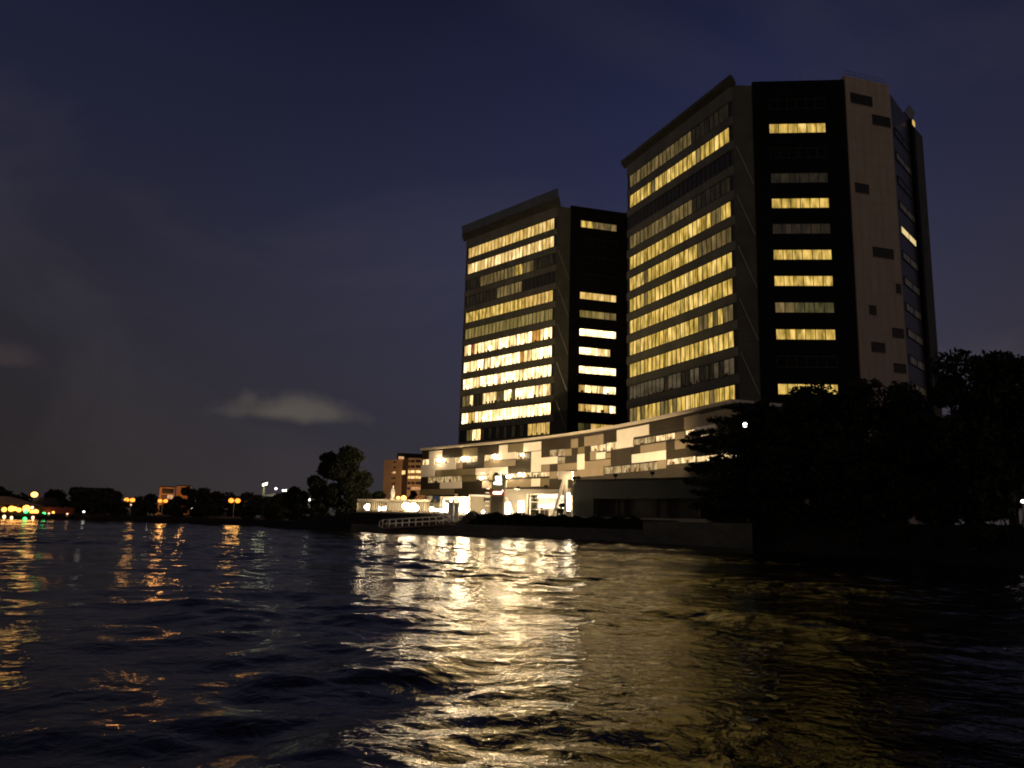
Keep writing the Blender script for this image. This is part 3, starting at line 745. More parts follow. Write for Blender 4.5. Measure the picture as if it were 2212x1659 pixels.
# kiosk block
a, d, n, ln = lin(1013, 9, 1056, 9); root = thing('kiosk', 'plain beige block kiosk between the entrance portal and sign pylon', 'kiosk', (a.x, a.y, TZ))
zt = zq(1030, 1068.5, 9); b = MB(); b.box(a + Vector((0, 0, TZ)), d*ln, -n*4, (0, 0, zt-.25-TZ)); b.build('wall', M['taupe'], root)
b = MB(); b.box(a + n*.15 - d*.1 + Vector((0, 0, zt-.24)), d*(ln+.3), -n*4.3, (0, 0, .24)); b.build('roof', M['white'], root)
b = MB()
for k in range(5): b.box(a + d*(ln*.80) + n*.01 + Vector((0, 0, TZ+1.1+.55*k)), d*(ln*.2), n*.12, (0, 0, .1))
b.build('louvre', M['paint'], root)
b = MB()
for f in (.70, .86): b.box(a + d*(ln*f) + n*.008 + Vector((0, 0, zt-.85)), d*.45, n*.02, (0, 0, .45))
b.build('vent', M['dark'], root)
# sign pylon
SIGN = glow('sign_letters', (1, .92, .78), 3.2)
a, d, n, ln = lin(1057.5, 5, 1087, 5); root = thing('sign_pylon', 'tall dark and red-brown sign pylon with glowing lettering', 'sign', (a.x, a.y, TZ))
def zs(py): return zq(1072, py, 5)
b = MB(); b.box(a + Vector((0, 0, zs(1056.5))), d*ln, -n*.7, (0, 0, zs(1026)-zs(1056.5))); b.build('upper_panel', M['olive'], root)
b = MB(); b.box(a + Vector((0, 0, zs(1071))), d*ln, -n*.7, (0, 0, zs(1057)-zs(1071))); b.build('red_panel', M['red'], root)
b = MB(); b.box(a + d*.05 + Vector((0, 0, TZ)), d*(ln-.1), -n*.6, (0, 0, zs(1071.3)-TZ)); b.build('lower_panel', M['brown'], root)
def stroke(f0, f1, py0, py1, skew=0):
    b = MB(); z0, z1 = zs(py1), zs(py0); r = (z1-z0)/2; zc = (z0+z1)/2
    b.tube([a + d*(ln*f0+r) + n*.12 + Vector((0, 0, zc)), a + d*(ln*(f0+f1)/2) + n*.12 + Vector((0, 0, zc-skew)), a + d*(ln*f1-r) + n*.12 + Vector((0, 0, zc-skew))], [r*.9, r, r*.9], 8)
    b.build('lettering', SIGN, root)
stroke(.25, .86, 1028.5, 1034.5); stroke(.32, .88, 1034.8, 1039.8); stroke(.15, .90, 1041, 1046.5, .05); stroke(.12, .92, 1061.5, 1067.5); stroke(.80, 1.0, 1057.6, 1062.5)
b = MB(); b.box(a - d*.3 + n*.02 + Vector((0, 0, zs(1054.5))), d*.4, n*.1, (0, 0, .75)); b.box(a - d*.2 + n*.02 + Vector((0, 0, zs(1037))), d*.4, n*.1, (0, 0, 1.1)); b.build('side_lamp', W_[2], root)
# glass hall
a, d, n, ln = lin(1088, 8, 1233, 6.5); root = thing('glass_hall', 'brightly lit glazed hall with white fascia beside the dark annex', 'hall', (a.x, a.y, TZ))
zt, zf = zq(1100, 1056.5, 8), zq(1100, 1066.5, 8)
Zv = Vector((0, 0, 1))
b = MB(); b.box(a + n*.4 + Zv*zf, d*(ln*.83), -n*5, Zv*(zt-zf)); b.build('fascia', M['hallwhite'], root)
b = MB(); b.box(a + n*.4 + d*(ln*.845) + Zv*(zf-.1), d*(ln*.155), -n*4, Zv*(zt-zf+.3)); b.build('end_fascia', M['hallwhite'], root)
b = MB(); b.box(a + Zv*TZ, d*(ln*.345), -n*.4, Zv*(zf-TZ-.01)); b.build('wall', M['hallwhite'], root)
b = MB(); b.box(a + d*(ln*.35) - n*3.6 + Zv*TZ, d*(ln*.64), -n*.3, Zv*(zf-TZ)); b.build('back_wall', M['hallwhite'], root)
b = MB(); g0 = ln*.40; gw = ln*.43
for i in range(4): b.box(a + d*(g0 + gw*i/3 - .06) + Zv*(TZ+.02), d*.12, n*.12, Zv*(zf-TZ-.04))
for f in (.28, .62, .80): b.box(a + d*g0 - n*.0 + Zv*(TZ+(zf-TZ)*f), d*gw, n*.1, Zv*.09)
b.build('window_frame', M['paint'], root)
b = MB(); b.box(a + d*(g0+.1) - n*2.6 + Zv*(TZ+1.05), d*(gw*.95), -n*.5, Zv*.35); b.build('counter', glow('counter_glow', (1, .86, .6), 5), root)
for k in range(3):
    b = MB(); b.box(a + d*(g0+1.2) - n*3.1 + Zv*(TZ+2.05+.62*k), d*(gw*.72), -n*.35, Zv*.09); b.build('shelf', M['dark'], root)
b = MB(); b.box(a + d*(g0+.3) - n*1.8 + Zv*(zf-.3), d*(gw*.9), -n*.5, Zv*.12); o = b.build('ceiling_light', glow('hall_ceiling', (1, .88, .62), 7), root)
for f in (.25, .75): bulb(root, a + d*(g0+gw*f) - n*1.4 + Zv*(zf-.7), (1, .72, .42), 500, .3)
rd = random.Random(3)
b = MB()
for i in range(16):
    p = a + d*(g0 + rd.random()*gw*1.25) - n*rd.uniform(.3, 2) + Zv*TZ; b.cbox(p, rd.uniform(.2, .6), .4, rd.uniform(.4, 1.2), rd.random()*3)
b.build('display_stand', M['dark'], root)
for (x, lean) in ((.60, .5), (.0, 0)):
    p = a + d*(ln*(.855 + .085*(1-x))) + n*.55 + Zv*TZ; zz = zq(1215, 1034, 6.5)
    b = MB(); b.tube([p - d*(lean*2.2) , p + d*(lean*.6) + Zv*(zz-TZ)], .26, 8); b.build('column', M['white'], root)
s, z = fac_hit(1222, 1030); b = MB(); b.cbox(a + d*(ln*.93) + n*.4 + Zv*zq(1222, 1036, 6.5), 1.6, 1.2, zq(1222, 1019, 6.5)-zq(1222, 1036, 6.5), math.atan2(d.y, d.x)); b.build('column_head', M['white'], root)
# leaning pole
p = shore_at(1110, 6.5, TZ); o = thing('leaning_pole', 'slim white pole leaning between the two glowing columns', 'pole', p)
b = MB(); b.tube([p, p - d*1.1 + Zv*2.2, p - d*1.75 + Zv*zq(1105, 1077, 6.5) - Zv*TZ], .09, 8); b.build('shaft', M['paint'], o)
b = MB(); b.lathe(p - Zv*.0, [(.22, 0), (.22, .06), (.1, .12)], 10); b.build('foot', M['metal'], o)

# ------------------------------------------------------------------ dark annex
a, d, n, ln = lin(1236, 5, 1560, 6.5); root = thing('annex_building', 'dark blank-walled annex with a long black opening beside the trees', 'building', (a.x, a.y, TZ))
zt = zq(1236, 1041, 5); zo = zq(1300, 1077, 5); x0 = (shore_at(1284, 5.2) - a).dot(d)
b = MB(); b.box(a + Zv*TZ, d*x0, -n*1, Zv*(zt-TZ)); b.box(a + d*x0 + Zv*zo, d*(ln-x0), -n*1, Zv*(zt-zo)); b.box(a - n*1.0 + Zv*TZ, d*.4, -n*8, Zv*(zt-TZ))
b.build('wall', M['annex'], root)
b = MB(); b.box(a + n*.08 + Zv*(zt+.003), d*ln, -n*9, Zv*.25); b.build('roof', M['roof'], root)
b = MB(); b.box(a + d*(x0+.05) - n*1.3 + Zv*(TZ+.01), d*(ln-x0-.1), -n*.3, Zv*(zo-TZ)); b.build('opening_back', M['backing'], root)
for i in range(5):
    b = MB(); b.cbox(a + d*(x0+3+i*5.5) - n*.8 + Zv*(TZ+.01), .35, .35, zo-TZ-.02, 0); b.build('pillar', M['backing'], root)

for host, px, ex, py, s_px, w in (('kiosk', 1020, 10, 1066, 960, 7000), ('kiosk', 1050, 10, 1066, 1060, 7000), ('entrance_portal', 985, 12, 1069, 925, 6500), ('sign_pylon', 1072, 5.3, 1023.5, 1110, 9000),
                               ('glass_hall', 1120, 7, 1053, 1150, 9000), ('glass_hall', 1180, 7, 1050, 1220, 8500), ('annex_building', 1250, 6, 1031, 1290, 5200), ('annex_building', 1330, 6.3, 1026, 1370, 4800), ('annex_building', 1410, 6.6, 1020, 1440, 3400)):
    p = at_d(px, py, dist_at(px, ex)); s_, _ = fac_hit(s_px, 1000); added_flood(bpy.data.objects[host], p, fac_pt(s_, 0, 11.5), w, 130, M['dark'])  # floods added to light the podium cladding, none of them seen
added_flood(bpy.data.objects['annex_building'], at_d(1240, 1033, dist_at(1240, 4.2)), at_d(1222, 1040, dist_at(1222, 6)), 420, 110, M['dark'])  # one more flood, added to brighten the white column head
# ------------------------------------------------------------------ lamps on the terrace
GL_T = glow('terrace_lamp_glow', (1., .86, .60), 30)
GL_B = glow('tube_lamp_glow', (1., .86, .60), 14)
def globe_lamp(label, px, py, extra, r, watts, group='globe lamps on the terrace'):
    dd = dist_at(px, extra); c = at_d(px, py, dd); base = Vector((c.x, c.y, TZ))
    o = thing('globe_lamp', label, 'lamp', base, group)
    b = MB(); hgt = max(.12, c.z - r - TZ)
    b.lathe(base, [(.13, 0), (.13, .06), (.05, .12), (.045, hgt), (.1, hgt+.03)], 8); b.build('post', M['metal'], o)
    b = MB(); b.ball(Vector((c.x, c.y, TZ+hgt+r)), r, r, 12); b.build('globe', GL_T, o, True)
    if watts: bulb(o, (c.x, c.y, TZ+hgt+r), WARM, watts, r*1.12)
def tube_lamp(label, px, py0, py1, extra, r, watts, group='glowing column lamps on the terrace'):
    dd = dist_at(px, extra); t_ = at_d(px, py0, dd); z1 = t_.z; z0 = max(TZ+.12, z_at(px, py1, dd)); base = Vector((t_.x, t_.y, TZ))
    o = thing('column_lamp', label, 'lamp', base, group)
    b = MB(); b.lathe(base, [(r*1.15, 0), (r*1.15, z0-TZ)], 10); b.build('base', M['metal'], o)
    b = MB(); b.lathe(base, [(r*.92, z0-TZ+.003), (r, z0-TZ+.1), (r, z1-TZ-.1), (r*.8, z1-TZ)], 12); b.build('diffuser', GL_B, o, True)
    b = MB(); b.lathe(base, [(r*.85, z1-TZ+.003), (r*.85, z1-TZ+.06), (.02, z1-TZ+.12)], 10); b.build('cap', M['metal'], o)
    if watts: bulb(o, (base.x, base.y, (z0+z1)/2), WARM, watts, r*1.3)
globe_lamp('lone globe lamp above the far left end of the fence', 793.9, 1095.3, 4.5, .42, 260)
globe_lamp('left one of two small low globes at the fence foot', 819, 1108, 3.6, .26, 70)
globe_lamp('right one of two small low globes at the fence foot', 830, 1107.5, 3.6, .3, 90)
globe_lamp('tallest globe at the left of the brightest lamp cluster', 876.4, 1093, 4.4, .5, 420)
globe_lamp('tall globe at the right of the brightest lamp cluster', 892, 1094, 4.0, .5, 420)
globe_lamp('low globe in the middle of the brightest lamp cluster', 884.5, 1104, 3.4, .46, 260)
globe_lamp('low globe at the right foot of the brightest cluster', 897, 1105, 3.7, .44, 260)
globe_lamp('small globe at the left end of the glowing bench', 932.5, 1108, 3.6, .34, 120)
globe_lamp('small globe beside the gate, left of the kiosk', 997.6, 1107.5, 2.4, .36, 150)
globe_lamp('squat globe against the kiosk wall corner', 1007, 1104.5, 5.0, .42, 190)
globe_lamp('tiny globe at the kiosk foot near the sign pylon', 1043.5, 1108, 4.5, .18, 40)
tube_lamp('tall glowing column lamp above the gangway gate', 963.5, 1087.5, 1111, 2.4, .3, 300)
tube_lamp('glowing column lamp inside the entrance portal', 1008.6, 1082, 1098, 6.5, .3, 240)
tube_lamp('left glowing column lamp before the white hall wall', 1097.4, 1085.5, 1110, 4.8, .32, 330)
tube_lamp('right glowing column lamp, beside the leaning pole', 1125.6, 1082.5, 1106.5, 5.2, .36, 360)
tube_lamp('tallest glowing column lamp, against the annex corner', 1226.5, 1064.5, 1104, 6.2, .36, 300)
# glowing bench
a, d, n, ln = lin(937, 3.9, 959, 3.9); o = thing('light_bench', 'long low bench lit from within, between globe and column lamp', 'bench', (a.x, a.y, TZ))
b = MB(); b.box(a + Zv*(TZ+.12), d*ln, -n*.6, Zv*.42); b.build('light_box', glow('bench_glow', (1, .86, .6), 9), o)
b = MB(); b.box(a + n*.05 + Zv*(TZ+.545), d*ln, -n*.7, Zv*.07); b.build('seat', M['paint'], o)
b = MB(); b.box(a + d*.3 - n*.1 + Zv*TZ, d*.3, -n*.4, Zv*.115); b.box(a + d*(ln-.6) - n*.1 + Zv*TZ, d*.3, -n*.4, Zv*.115); b.build('leg', M['metal'], o)

# ------------------------------------------------------------------ fence, boundary wall, statue, gate, gangway
pxs = [770, 795, 820, 845, 870, 900, 930, 950]
fw = thing('boundary_wall', 'long cream boundary wall behind the terrace fence', 'wall', shore_at(840, 9, TZ))
strip_wall('wall', M['wallrender'], [769, 800, 840, 880, 925], 8.2, 8.5, TZ, TZ+1.65, fw)
strip_wall('coping', M['coping'], [768.7, 800, 840, 880, 925.4], 8.1, 8.6, TZ+1.653, TZ+1.75, fw)
fn = thing('terrace_fence', 'cream picket fence along the terrace edge left of the gate', 'fence', shore_at(860, 3, TZ))
strip_wall('rail', M['fence'], pxs, 2.95, 3.02, TZ+1.22, TZ+1.30, fn)
strip_wall('rail', M['fence'], pxs, 2.95, 3.02, TZ+.10, TZ+.18, fn)
for k in range(41):
    px = 771 + k*4.45; p = shore_at(px, 2.9, TZ+.0); b = MB(); b.cbox(p, .17 if k % 8 else .22, .06, 1.22 if k % 8 else 1.4, .55); b.build('picket', M['fence'], fn)
p = shore_at(845.4, 8.35, TZ+1.75); o = thing('statue', 'pale robed statue standing on the boundary wall', 'statue', p)
b = MB(); b.lathe(p, [(.34, 0), (.34, .2), (.28, .25)], 10); b.build('plinth', M['coping'], o)
b = MB(); b.lathe(p + Zv*.25, [(.24, 0), (.27, .3), (.22, .8), (.27, 1.15), (.10, 1.3), (.09, 1.36), (.13, 1.48), (.11, 1.6), (.02, 1.68)], 12)
b.tube([p + d*.24 + Zv*1.3, p + d*.34 + Zv*.95, p + d*.2 + n*.2 + Zv*.8], [.08, .07, .05], 6); b.tube([p - d*.24 + Zv*1.3, p - d*.34 + Zv*.95, p - d*.2 + n*.2 + Zv*.8], [.08, .07, .05], 6)
b.build('figure', M['white'], o, True)
# gate
a, d, n, ln = lin(968, 1.9, 990, 1.6); o = thing('landing_gate', 'pale open gate of two leaves at the head of the gangway', 'gate', (a.x, a.y, 1.2))
strip_wall('landing_slab', M['concrete'], [964, 978, 992], -.15, 3.0, .75, 1.2, None).parent = None
ls = bpy.data.objects['landing_slab']; tag(ls, 'small concrete landing slab under the gangway gate', 'landing')
for f in (0, .4, .5, .95):
    b = MB(); b.box(a + d*(ln*f) + Zv*1.2, d*.14, n*.14, Zv*3.0); b.build('post', M['paint'], o)
for f0, f1 in ((.09, .38), (.6, .93)):
    b = MB(); b.box(a + d*(ln*f0) + n*.04 + Zv*1.35, d*(ln*(f1-f0)), n*.05, Zv*2.5); b.build('gate_leaf', M['white'], o)
# gangway
p1 = at_d(972.5, 1131.4, dist_at(972.5, -.6)); p0 = at_d(826, 1140.2, dist_at(826, -2.2)); gd = p0-p1; gh = Vector((gd.x, gd.y, 0)).normalized(); gn = Vector((gh.y, -gh.x, 0))
if gn.dot(CAM-p1) < 0: gn = -gn
o = thing('gangway', 'long sloping gangway with rails running down from the gate', 'gangway', p1)
b = MB(); b.hexa([p1 - Zv*.16, p0 - Zv*.16, p0 - gn*1.5 - Zv*.16, p1 - gn*1.5 - Zv*.16, p1, p0, p0 - gn*1.5, p1 - gn*1.5]); b.build('deck', M['ramp'], o)
for s_ in (0, -1.45):
    b = MB(); q1, q0 = p1 + gn*s_, p0 + gn*s_
    for hh in (.5, 1.0): b.tube([q1 + Zv*hh, q0 + Zv*hh], .045, 6)
    b.tube([q0 + Zv*1.0, q0 + gh*.5 + Zv*.75, q0 + gh*.5 + Zv*.2, q0 + Zv*.0], .04, 6)
    b.build('handrail', M['paint'], o)
    for i in range(11):
        b = MB(); q = q1.lerp(q0, i/10); b.tube([q, q + Zv*1.0], .035, 6); b.build('baluster', M['paint'], o)
b = MB(); b.tube([p1 + gn*.02 + Zv*.1, p1 + gh*1.4 + gn*.02 + Zv*1.0], .05, 6); b.tube([p1 + gh*1.5 + gn*.02 + Zv*.1, p1 + gh*2.7 + gn*.02 + Zv*1.0], .05, 6); b.build('brace', M['paint'], o)
# potted bushes near the entrance
bush('potted_bush', 'leafy green bush lit up behind the fence near the portal', shore_at(939, 9.2, TZ), 1.0, 1.9, 900, .16, 2)
bush('potted_bush', 'dark shrub inside the glass hall beside the shelves', shore_at(1153, 7.4, TZ), .7, 2.5, 700, .14, 3, m='leaf2')
bush('potted_bush', 'low shrubs at the hall corner by the tallest column lamp', shore_at(1213, 4.2, TZ), .8, 1.5, 600, .14, 4)
#@@PART2
# ------------------------------------------------------------------ hotel block behind the terrace
def vplane(px0, px1, D0, D1=None):
    """vertical plan line from photo column px0 to px1 at the given distances"""
    a = at_d(px0, horizon(px0), D0); b_ = at_d(px1, horizon(px1), D1 or D0); a.z = b_.z = 0; return a, b_
def facing(a, b_):
    e = (b_-a).normalized(); n = Vector((e.y, -e.x, 0)); return e, (n if n.dot(CAM-a) > 0 else -n)
HD = 235
root = thing('hotel_block', 'orange-lit seven-storey block with dark stair core, left of the podium', 'building', at_d(868, 1120, HD))
root.location.z = .9
HW = [lit('hotel_lit', (1, .55, .16), (1, .70, .30), .9, 1.6, (1, 1, 1)), lit('hotel_lit_pale', (1, .45, .2), (1, .55, .26), .45, .8, (1, 1, 1))]
def wing(px0, px1, D0, D1, top, m, depth=12):
    a, c = vplane(px0, px1, D0, D1); e, n = facing(a, c); b = MB(); zt = z_at((px0+px1)/2, top, (D0+D1)/2)
    b.box(a + Zv*.5, e*(c-a).length, -n*depth, Zv*(zt-.5)); return b, a, e, n, (c-a).length, zt
bl, a1, e1, n1, l1, zt1 = wing(823, 860, HD+6, HD, 993, 'hotel'); bl.build('left_wing', M['hotel'], root)
bc, a2, e2, n2, l2, zt2 = wing(860.3, 875.3, HD+.6, HD-.4, 988, 'hotel2'); bc.build('stair_core', M['hotel2'], root)
br_, a3, e3, n3, l3, zt3 = wing(875.6, 916, HD-1.2, HD-1.4, 989.5, 'hotel'); br_.build('right_wing', M['hotel'], root)
bp, a4, e4, n4, l4, zt4 = wing(850, 925, HD+3, HD+3, 979.5, 'roof', 8); bp.build('penthouse', M['roof'], root)
def hwin(a, e, n, px0, px1, py0, py1, D, m, ln):
    s0 = (at_d(px0, py0, D) - a).dot(e); s1 = (at_d(px1, py0, D) - a).dot(e); z1 = z_at(px0, py0, D); z0 = z_at(px0, py1, D)
    s0 = max(.1, s0); s1 = min(ln-.1, s1)
    if s1-s0 < .2: return
    b = MB(); b.box(a + e*s0 + n*.012 + Zv*z0, e*(s1-s0), n*.06, Zv*(z1-z0)); w = b.build('window', m, root)
    f = MB(); f.box(a + e*(s0-.08) + n*.01 + Zv*(z0-.12), e*(s1-s0+.16), n*.16, Zv*.11); f.build('sill', M['hotel'], w)
def z6(x, y): return 811.9 + .08267*x, 954.6 + .08267*y
for y0, kind in ((475, 'ddd'), (615, 'ddd'), (750, 'LLL'), (895, 'LLL'), (1045, 'ddd'), (1185, 'Dpp')):
    for j, (x0, x1) in enumerate(((805, 910), (925, 1020), (1045, 1180))):
        p0 = z6(x0, y0); p1 = z6(x1, y0+68); k_ = kind[j]
        hwin(a3, e3, n3, p0[0], p1[0], p0[1], p1[1], HD, HW[0] if k_ == 'L' else HW[1] if k_ == 'p' else M['slot'], l3)
for y0, kind in ((500, 'sdd'), (640, 'sdd'), (775, 'pLp'), (920, 'ddd'), (1060, 'ddd'), (1200, 'ddd'), (1345, 'LLL')):
    for j, (x0, x1) in enumerate(((320, 370), (420, 470), (490, 550))):
        p0 = z6(x0, y0); p1 = z6(x1, y0+46); k_ = kind[j]
        if k_ == 's': continue
        hwin(a1, e1, n1, p0[0], p1[0], p0[1], p1[1], HD+2, HW[0] if k_ == 'L' else HW[1] if k_ == 'p' else M['slot'], l1)
p0, p1 = z6(668, 745), z6(775, 845); hwin(a2, e2, n2, p0[0], p1[0], p0[1], p1[1], HD, HW[0], l2)
p0, p1 = z6(540, 1325), z6(628, 1410); hwin(a2, e2, n2, p0[0], p1[0], p0[1], p1[1], HD, HW[1], l2)
p0, p1 = z6(600, 338), z6(738, 395); s0 = (at_d(*p0, HD)-a4).dot(e4); b = MB(); b.box(a4 + e4*s0 + n4*3.6 + Zv*zt1, e4*1.6, n4*.3, Zv*.8); b.build('roof_sign', HW[1], root)

# ------------------------------------------------------------------ street lamps and small lights
GL_O = glow('sodium_glow', (1., .29, .025), 2.3); GL_Y = glow('sodium_yellow_glow', (1., .46, .09), 5)
GL_W = glow('pale_lamp_glow', (1., .90, .72), 22); GL_G = glow('green_glow', (.04, 1., .2), 3); GL_P = glow('dim_pink_glow', (1., .5, .3), 3.)
GL_S = glow('small_white_glow', (1., .92, .8), 5); GL_R = glow('lantern_glow', (1., .38, .06), 3.4)
def post_lamp(name, label, px, py, D, r, gm, ground=.95, arms=0, watts=0, c=(1, .5, .12), group=None, head='globe'):
    c0 = at_d(px, py, D); base = Vector((c0.x, c0.y, ground)); o = thing(name, label, 'lamp', base, group)
    e = Vector((c0.y, -c0.x, 0)).normalized(); H = max(.4, c0.z-ground)
    b = MB(); b.lathe(base, [(.16, 0), (.16, .3), (.09, .4), (.06, H + (.5 if arms else -r))], 8)
    if arms: b.tube([base + Zv*(H+r*.9+.1) - e*arms, base + Zv*(H+r*.9+.1) + e*arms], .05, 6)
    b.build('post', M['metal'], o)
    for s_ in ((-1, 1) if arms else (0,)):
        b = MB(); p = base + Zv*H + e*(arms*s_); b.ball(p, r, r*.85, 10); b.build('lamp_head', gm, o, True)
        b = MB(); b.lathe(p + Zv*(r*.86), [(r*.7, 0), (r*.5, r*.25), (.03, r*.3)], 8); b.build('cap', M['metal'], o)
        if watts: bulb(o, p, c, watts, r*1.15)
post_lamp('street_lamp', 'twin-headed orange street lamp with visible pole, rightmost on the far bank', 506.5, 1081.5, 190, .62, GL_O, arms=.72, watts=500, group='twin street lamps on the far bank')
post_lamp('street_lamp', 'twin-headed orange street lamp in front of the wide dark house', 279.8, 1080, 200, .55, GL_O, arms=.62, watts=220, group='twin street lamps on the far bank')
post_lamp('street_lamp', 'twin-headed orange street lamp below the orange-lit house', 351.8, 1082, 210, .5, GL_O, arms=.65, watts=220, group='twin street lamps on the far bank')
post_lamp('street_lamp', 'single pale yellow lamp on a pole above the pavilion roof', 74.4, 1068.4, 175, .6, GL_Y, watts=200)
post_lamp('street_lamp', 'larger yellow street lamp at the foot of the hotel block', 872, 1075.7, 205, .72, GL_Y, watts=15000, c=(1, .58, .25), group='street lamps by the hotel block')
post_lamp('street_lamp', 'smaller whiter street lamp left of the large yellow one by the hotel', 860, 1075.2, 215, .5, GL_Y, watts=9000, c=(1, .58, .25), group='street lamps by the hotel block')
post_lamp('street_lamp', 'little twin lamp just beyond the left end of the boundary wall', 764, 1077.5, 150, .2, GL_P, arms=.55)
post_lamp('street_lamp', 'bright white lamp glowing among the dark conifer branches', 1609.3, 918, 80, .26, GL_S, ground=2.3)
post_lamp('street_lamp', 'lone white lamp at the right edge of the dark trees', 2209.5, 1083, 52, .11, GL_S, ground=2.3)
# stadium
D = 330; c0 = at_d(569.5, 1071, D); o = thing('floodlight_mast', 'tall pale floodlight mast standing left of the lit stand roof', 'floodlight', (c0.x, c0.y, .95))
b = MB(); zt = z_at(571, 1052, D); b.tube([(c0.x, c0.y, .95), (c0.x, c0.y, zt)], [.9, .45], 8); b.build('mast', surf('pale_mast', (.7, .7, .5), .6), o)
b = MB(); e = Vector((c0.y, -c0.x, 0)).normalized(); p = at_d(572.5, 1047.7, D); b.box(p - e*1.0 - Zv*.55, e*1.9 + Zv*.7, -e.cross(Zv)*.4, Zv*1.0); b.build('lamp_head', glow('flood_glow', (.95, 1, .55), 5), o)
bulb(o, p + Vector((-1, -3, -.5)), (.95, 1, .6), 150, .6)
a, c = vplane(567.5, 592, D-6); e, n = facing(a, c); zt, zb = z_at(580, 1066.5, D), z_at(580, 1073, D)
o = thing('stand_roof', 'low pale stand roof lit beside the floodlight mast', 'building', (a.x, a.y, .95)); ln = (c-a).length
b = MB(); b.hexa([a + Zv*zb, a + e*ln*.7 + Zv*zb, a + e*ln*.7 - n*4 + Zv*zb, a - n*4 + Zv*zb, a + Zv*(zb+.5), a + e*ln + Zv*zt, a + e*ln - n*4 + Zv*zt, a - n*4 + Zv*(zb+.5)]); b.build('roof', M['paint'], o)
b = MB(); b.box(a + n*-1 + Zv*.95, e*ln, -n*3, Zv*(zb-.96)); b.build('wall', M['roof'], o)
bulb(o, a + e*6 + n*5 + Zv*(zt+2), (.9, 1, .5), 120, .4)
for i, (px, py, r, lab) in enumerate(((596, 1055.5, .5, 'single white floodlight right of the stand roof'), (612, 1059.6, .5, 'left white floodlight of the close pair near the big tree'), (617.7, 1059.4, .5, 'right white floodlight of the close pair near the big tree'))):
    post_lamp('floodlight', lab, px, py, 320, r, GL_S, group='small floodlights near the stand')
small = [(181, 1106.5, 150, .18, GL_S, 'small white bank light left of the dark house trees'), (258, 1096.6, 180, .24, GL_P, 'faint pinkish light left of the green light'), (275.4, 1090.7, 180, .22, GL_G, 'small green light under the twin lamp by the dark house'),
         (282.5, 1090.5, 180, .2, GL_P, 'tiny orange light right beside the small green light'), (320, 1100.6, 180, .2, GL_S, 'tiny white light left of the glowing orange kiosk'), (416, 1099, 190, .28, GL_S, 'white light low in the dark trees, right of the orange house'),
         (423, 1081.7, 220, .2, GL_S, 'tiny white light high in the dark trees, right of the orange house'), (667.7, 1079.4, 150, .26, GL_S, 'white light in the lower left of the big tree'), (673.7, 1062, 150, .16, GL_P, 'dim light high in the left of the big tree'),
         (722, 1057, 130, .1, GL_P, 'faint speck of light inside the big tree'), (104, 1122.4, 134, .14, GL_P, 'jetty light at the waterline, middle one'), (144, 1121.6, 136, .14, GL_P, 'jetty light at the waterline, rightmost one'),
         (1719.4, 1065.5, 74, .1, GL_P, 'pale speck of light low among the right trees'), (1735, 1053.7, 74, .12, glow('lit_foliage_glow', (.5, .9, .15), .5), 'dull green glow standing for lit foliage among the right trees')]  # the green one is a glow added for lit leaves, no lamp
for px, py, D, r, g, lab in small: post_lamp('bank_light', lab, px, py, D, r, g, ground=.6 if py > 1120 else .95 if px < 1000 else 2.3)

# ------------------------------------------------------------------ pavilion on the far left bank
D = dist_at(60, 3.5); a, c = vplane(-60, 158, dist_at(5, 3)+1, dist_at(158, 3)+1); e, n = facing(a, c); ln = (c-a).length
root = thing('pavilion', 'low waterside pavilion glowing orange at the far left', 'pavilion', (a.x, a.y, .95)); m_ = ln*.62
zr = z_at(40, 1090, D); zf = .95
b = MB(); b.box(a + n*1.2 + Zv*.75, e*ln, -n*9, Zv*.22); b.build('deck', M['dockwood'], root)
b = MB(); b.hexa([a + n*1 + Zv*zr, a + e*m_ + n*1 + Zv*(zr-.1), a + e*m_ - n*8 + Zv*zr, a - n*8 + Zv*zr, a + n*-2 + Zv*(zr+1.3), a + e*(m_-4) - n*2 + Zv*(zr+1.2), a + e*(m_-4) - n*5 + Zv*(zr+1.2), a - n*5 + Zv*(zr+1.3)]); b.build('roof', M['house'], root)
b = MB(); b.box(a - n*6 + Zv*.98, e*m_, -n*.2, Zv*(zr-1.0)); b.build('back_wall', M['house'], root)
for i in range(9):
    b = MB(); b.cbox(a + e*(m_*(i+.3)/9) + n*.6 + Zv*.98, .22, .22, zr-1.0); b.build('post', M['dockwood'], root)
b = MB()
for i in range(26): b.cbox(a + e*(m_*i/26+.3) + n*.9 + Zv*.98, .06, .06, .9)
b.box(a + n*.87 + Zv*1.85, e*m_, n*.08, Zv*.07); b.build('railing', M['dockwood'], root)
b = MB(); b.box(a + e*(m_+.1) + n*.4 + Zv*.98, e*(ln-m_-.2), -n*.2, Zv*1.0); b.build('low_wall', M['red'], root)
lan = [(9, 1100.6, .34, GL_R, 'leftmost tall lantern hanging at the pavilion'), (24.5, 1099, .42, GL_R, 'large lantern second from the left in the pavilion'), (32.5, 1099, .3, GL_R, 'medium lantern touching the large left one'),
       (41, 1101.6, .32, GL_R, 'lantern between the left pair and the brightest one'), (57, 1098.5, .52, GL_R, 'brightest yellow lantern in the middle of the pavilion'), (69, 1105.5, .3, GL_R, 'lower lantern right of the brightest one'),
       (77, 1105.8, .4, GL_R, 'big low lantern near the right end of the pavilion'), (69.5, 1096.5, .22, GL_P, 'dim lantern up under the pavilion roof at the right'), (115, 1107, .2, GL_R, 'small lantern over the low red wall')]
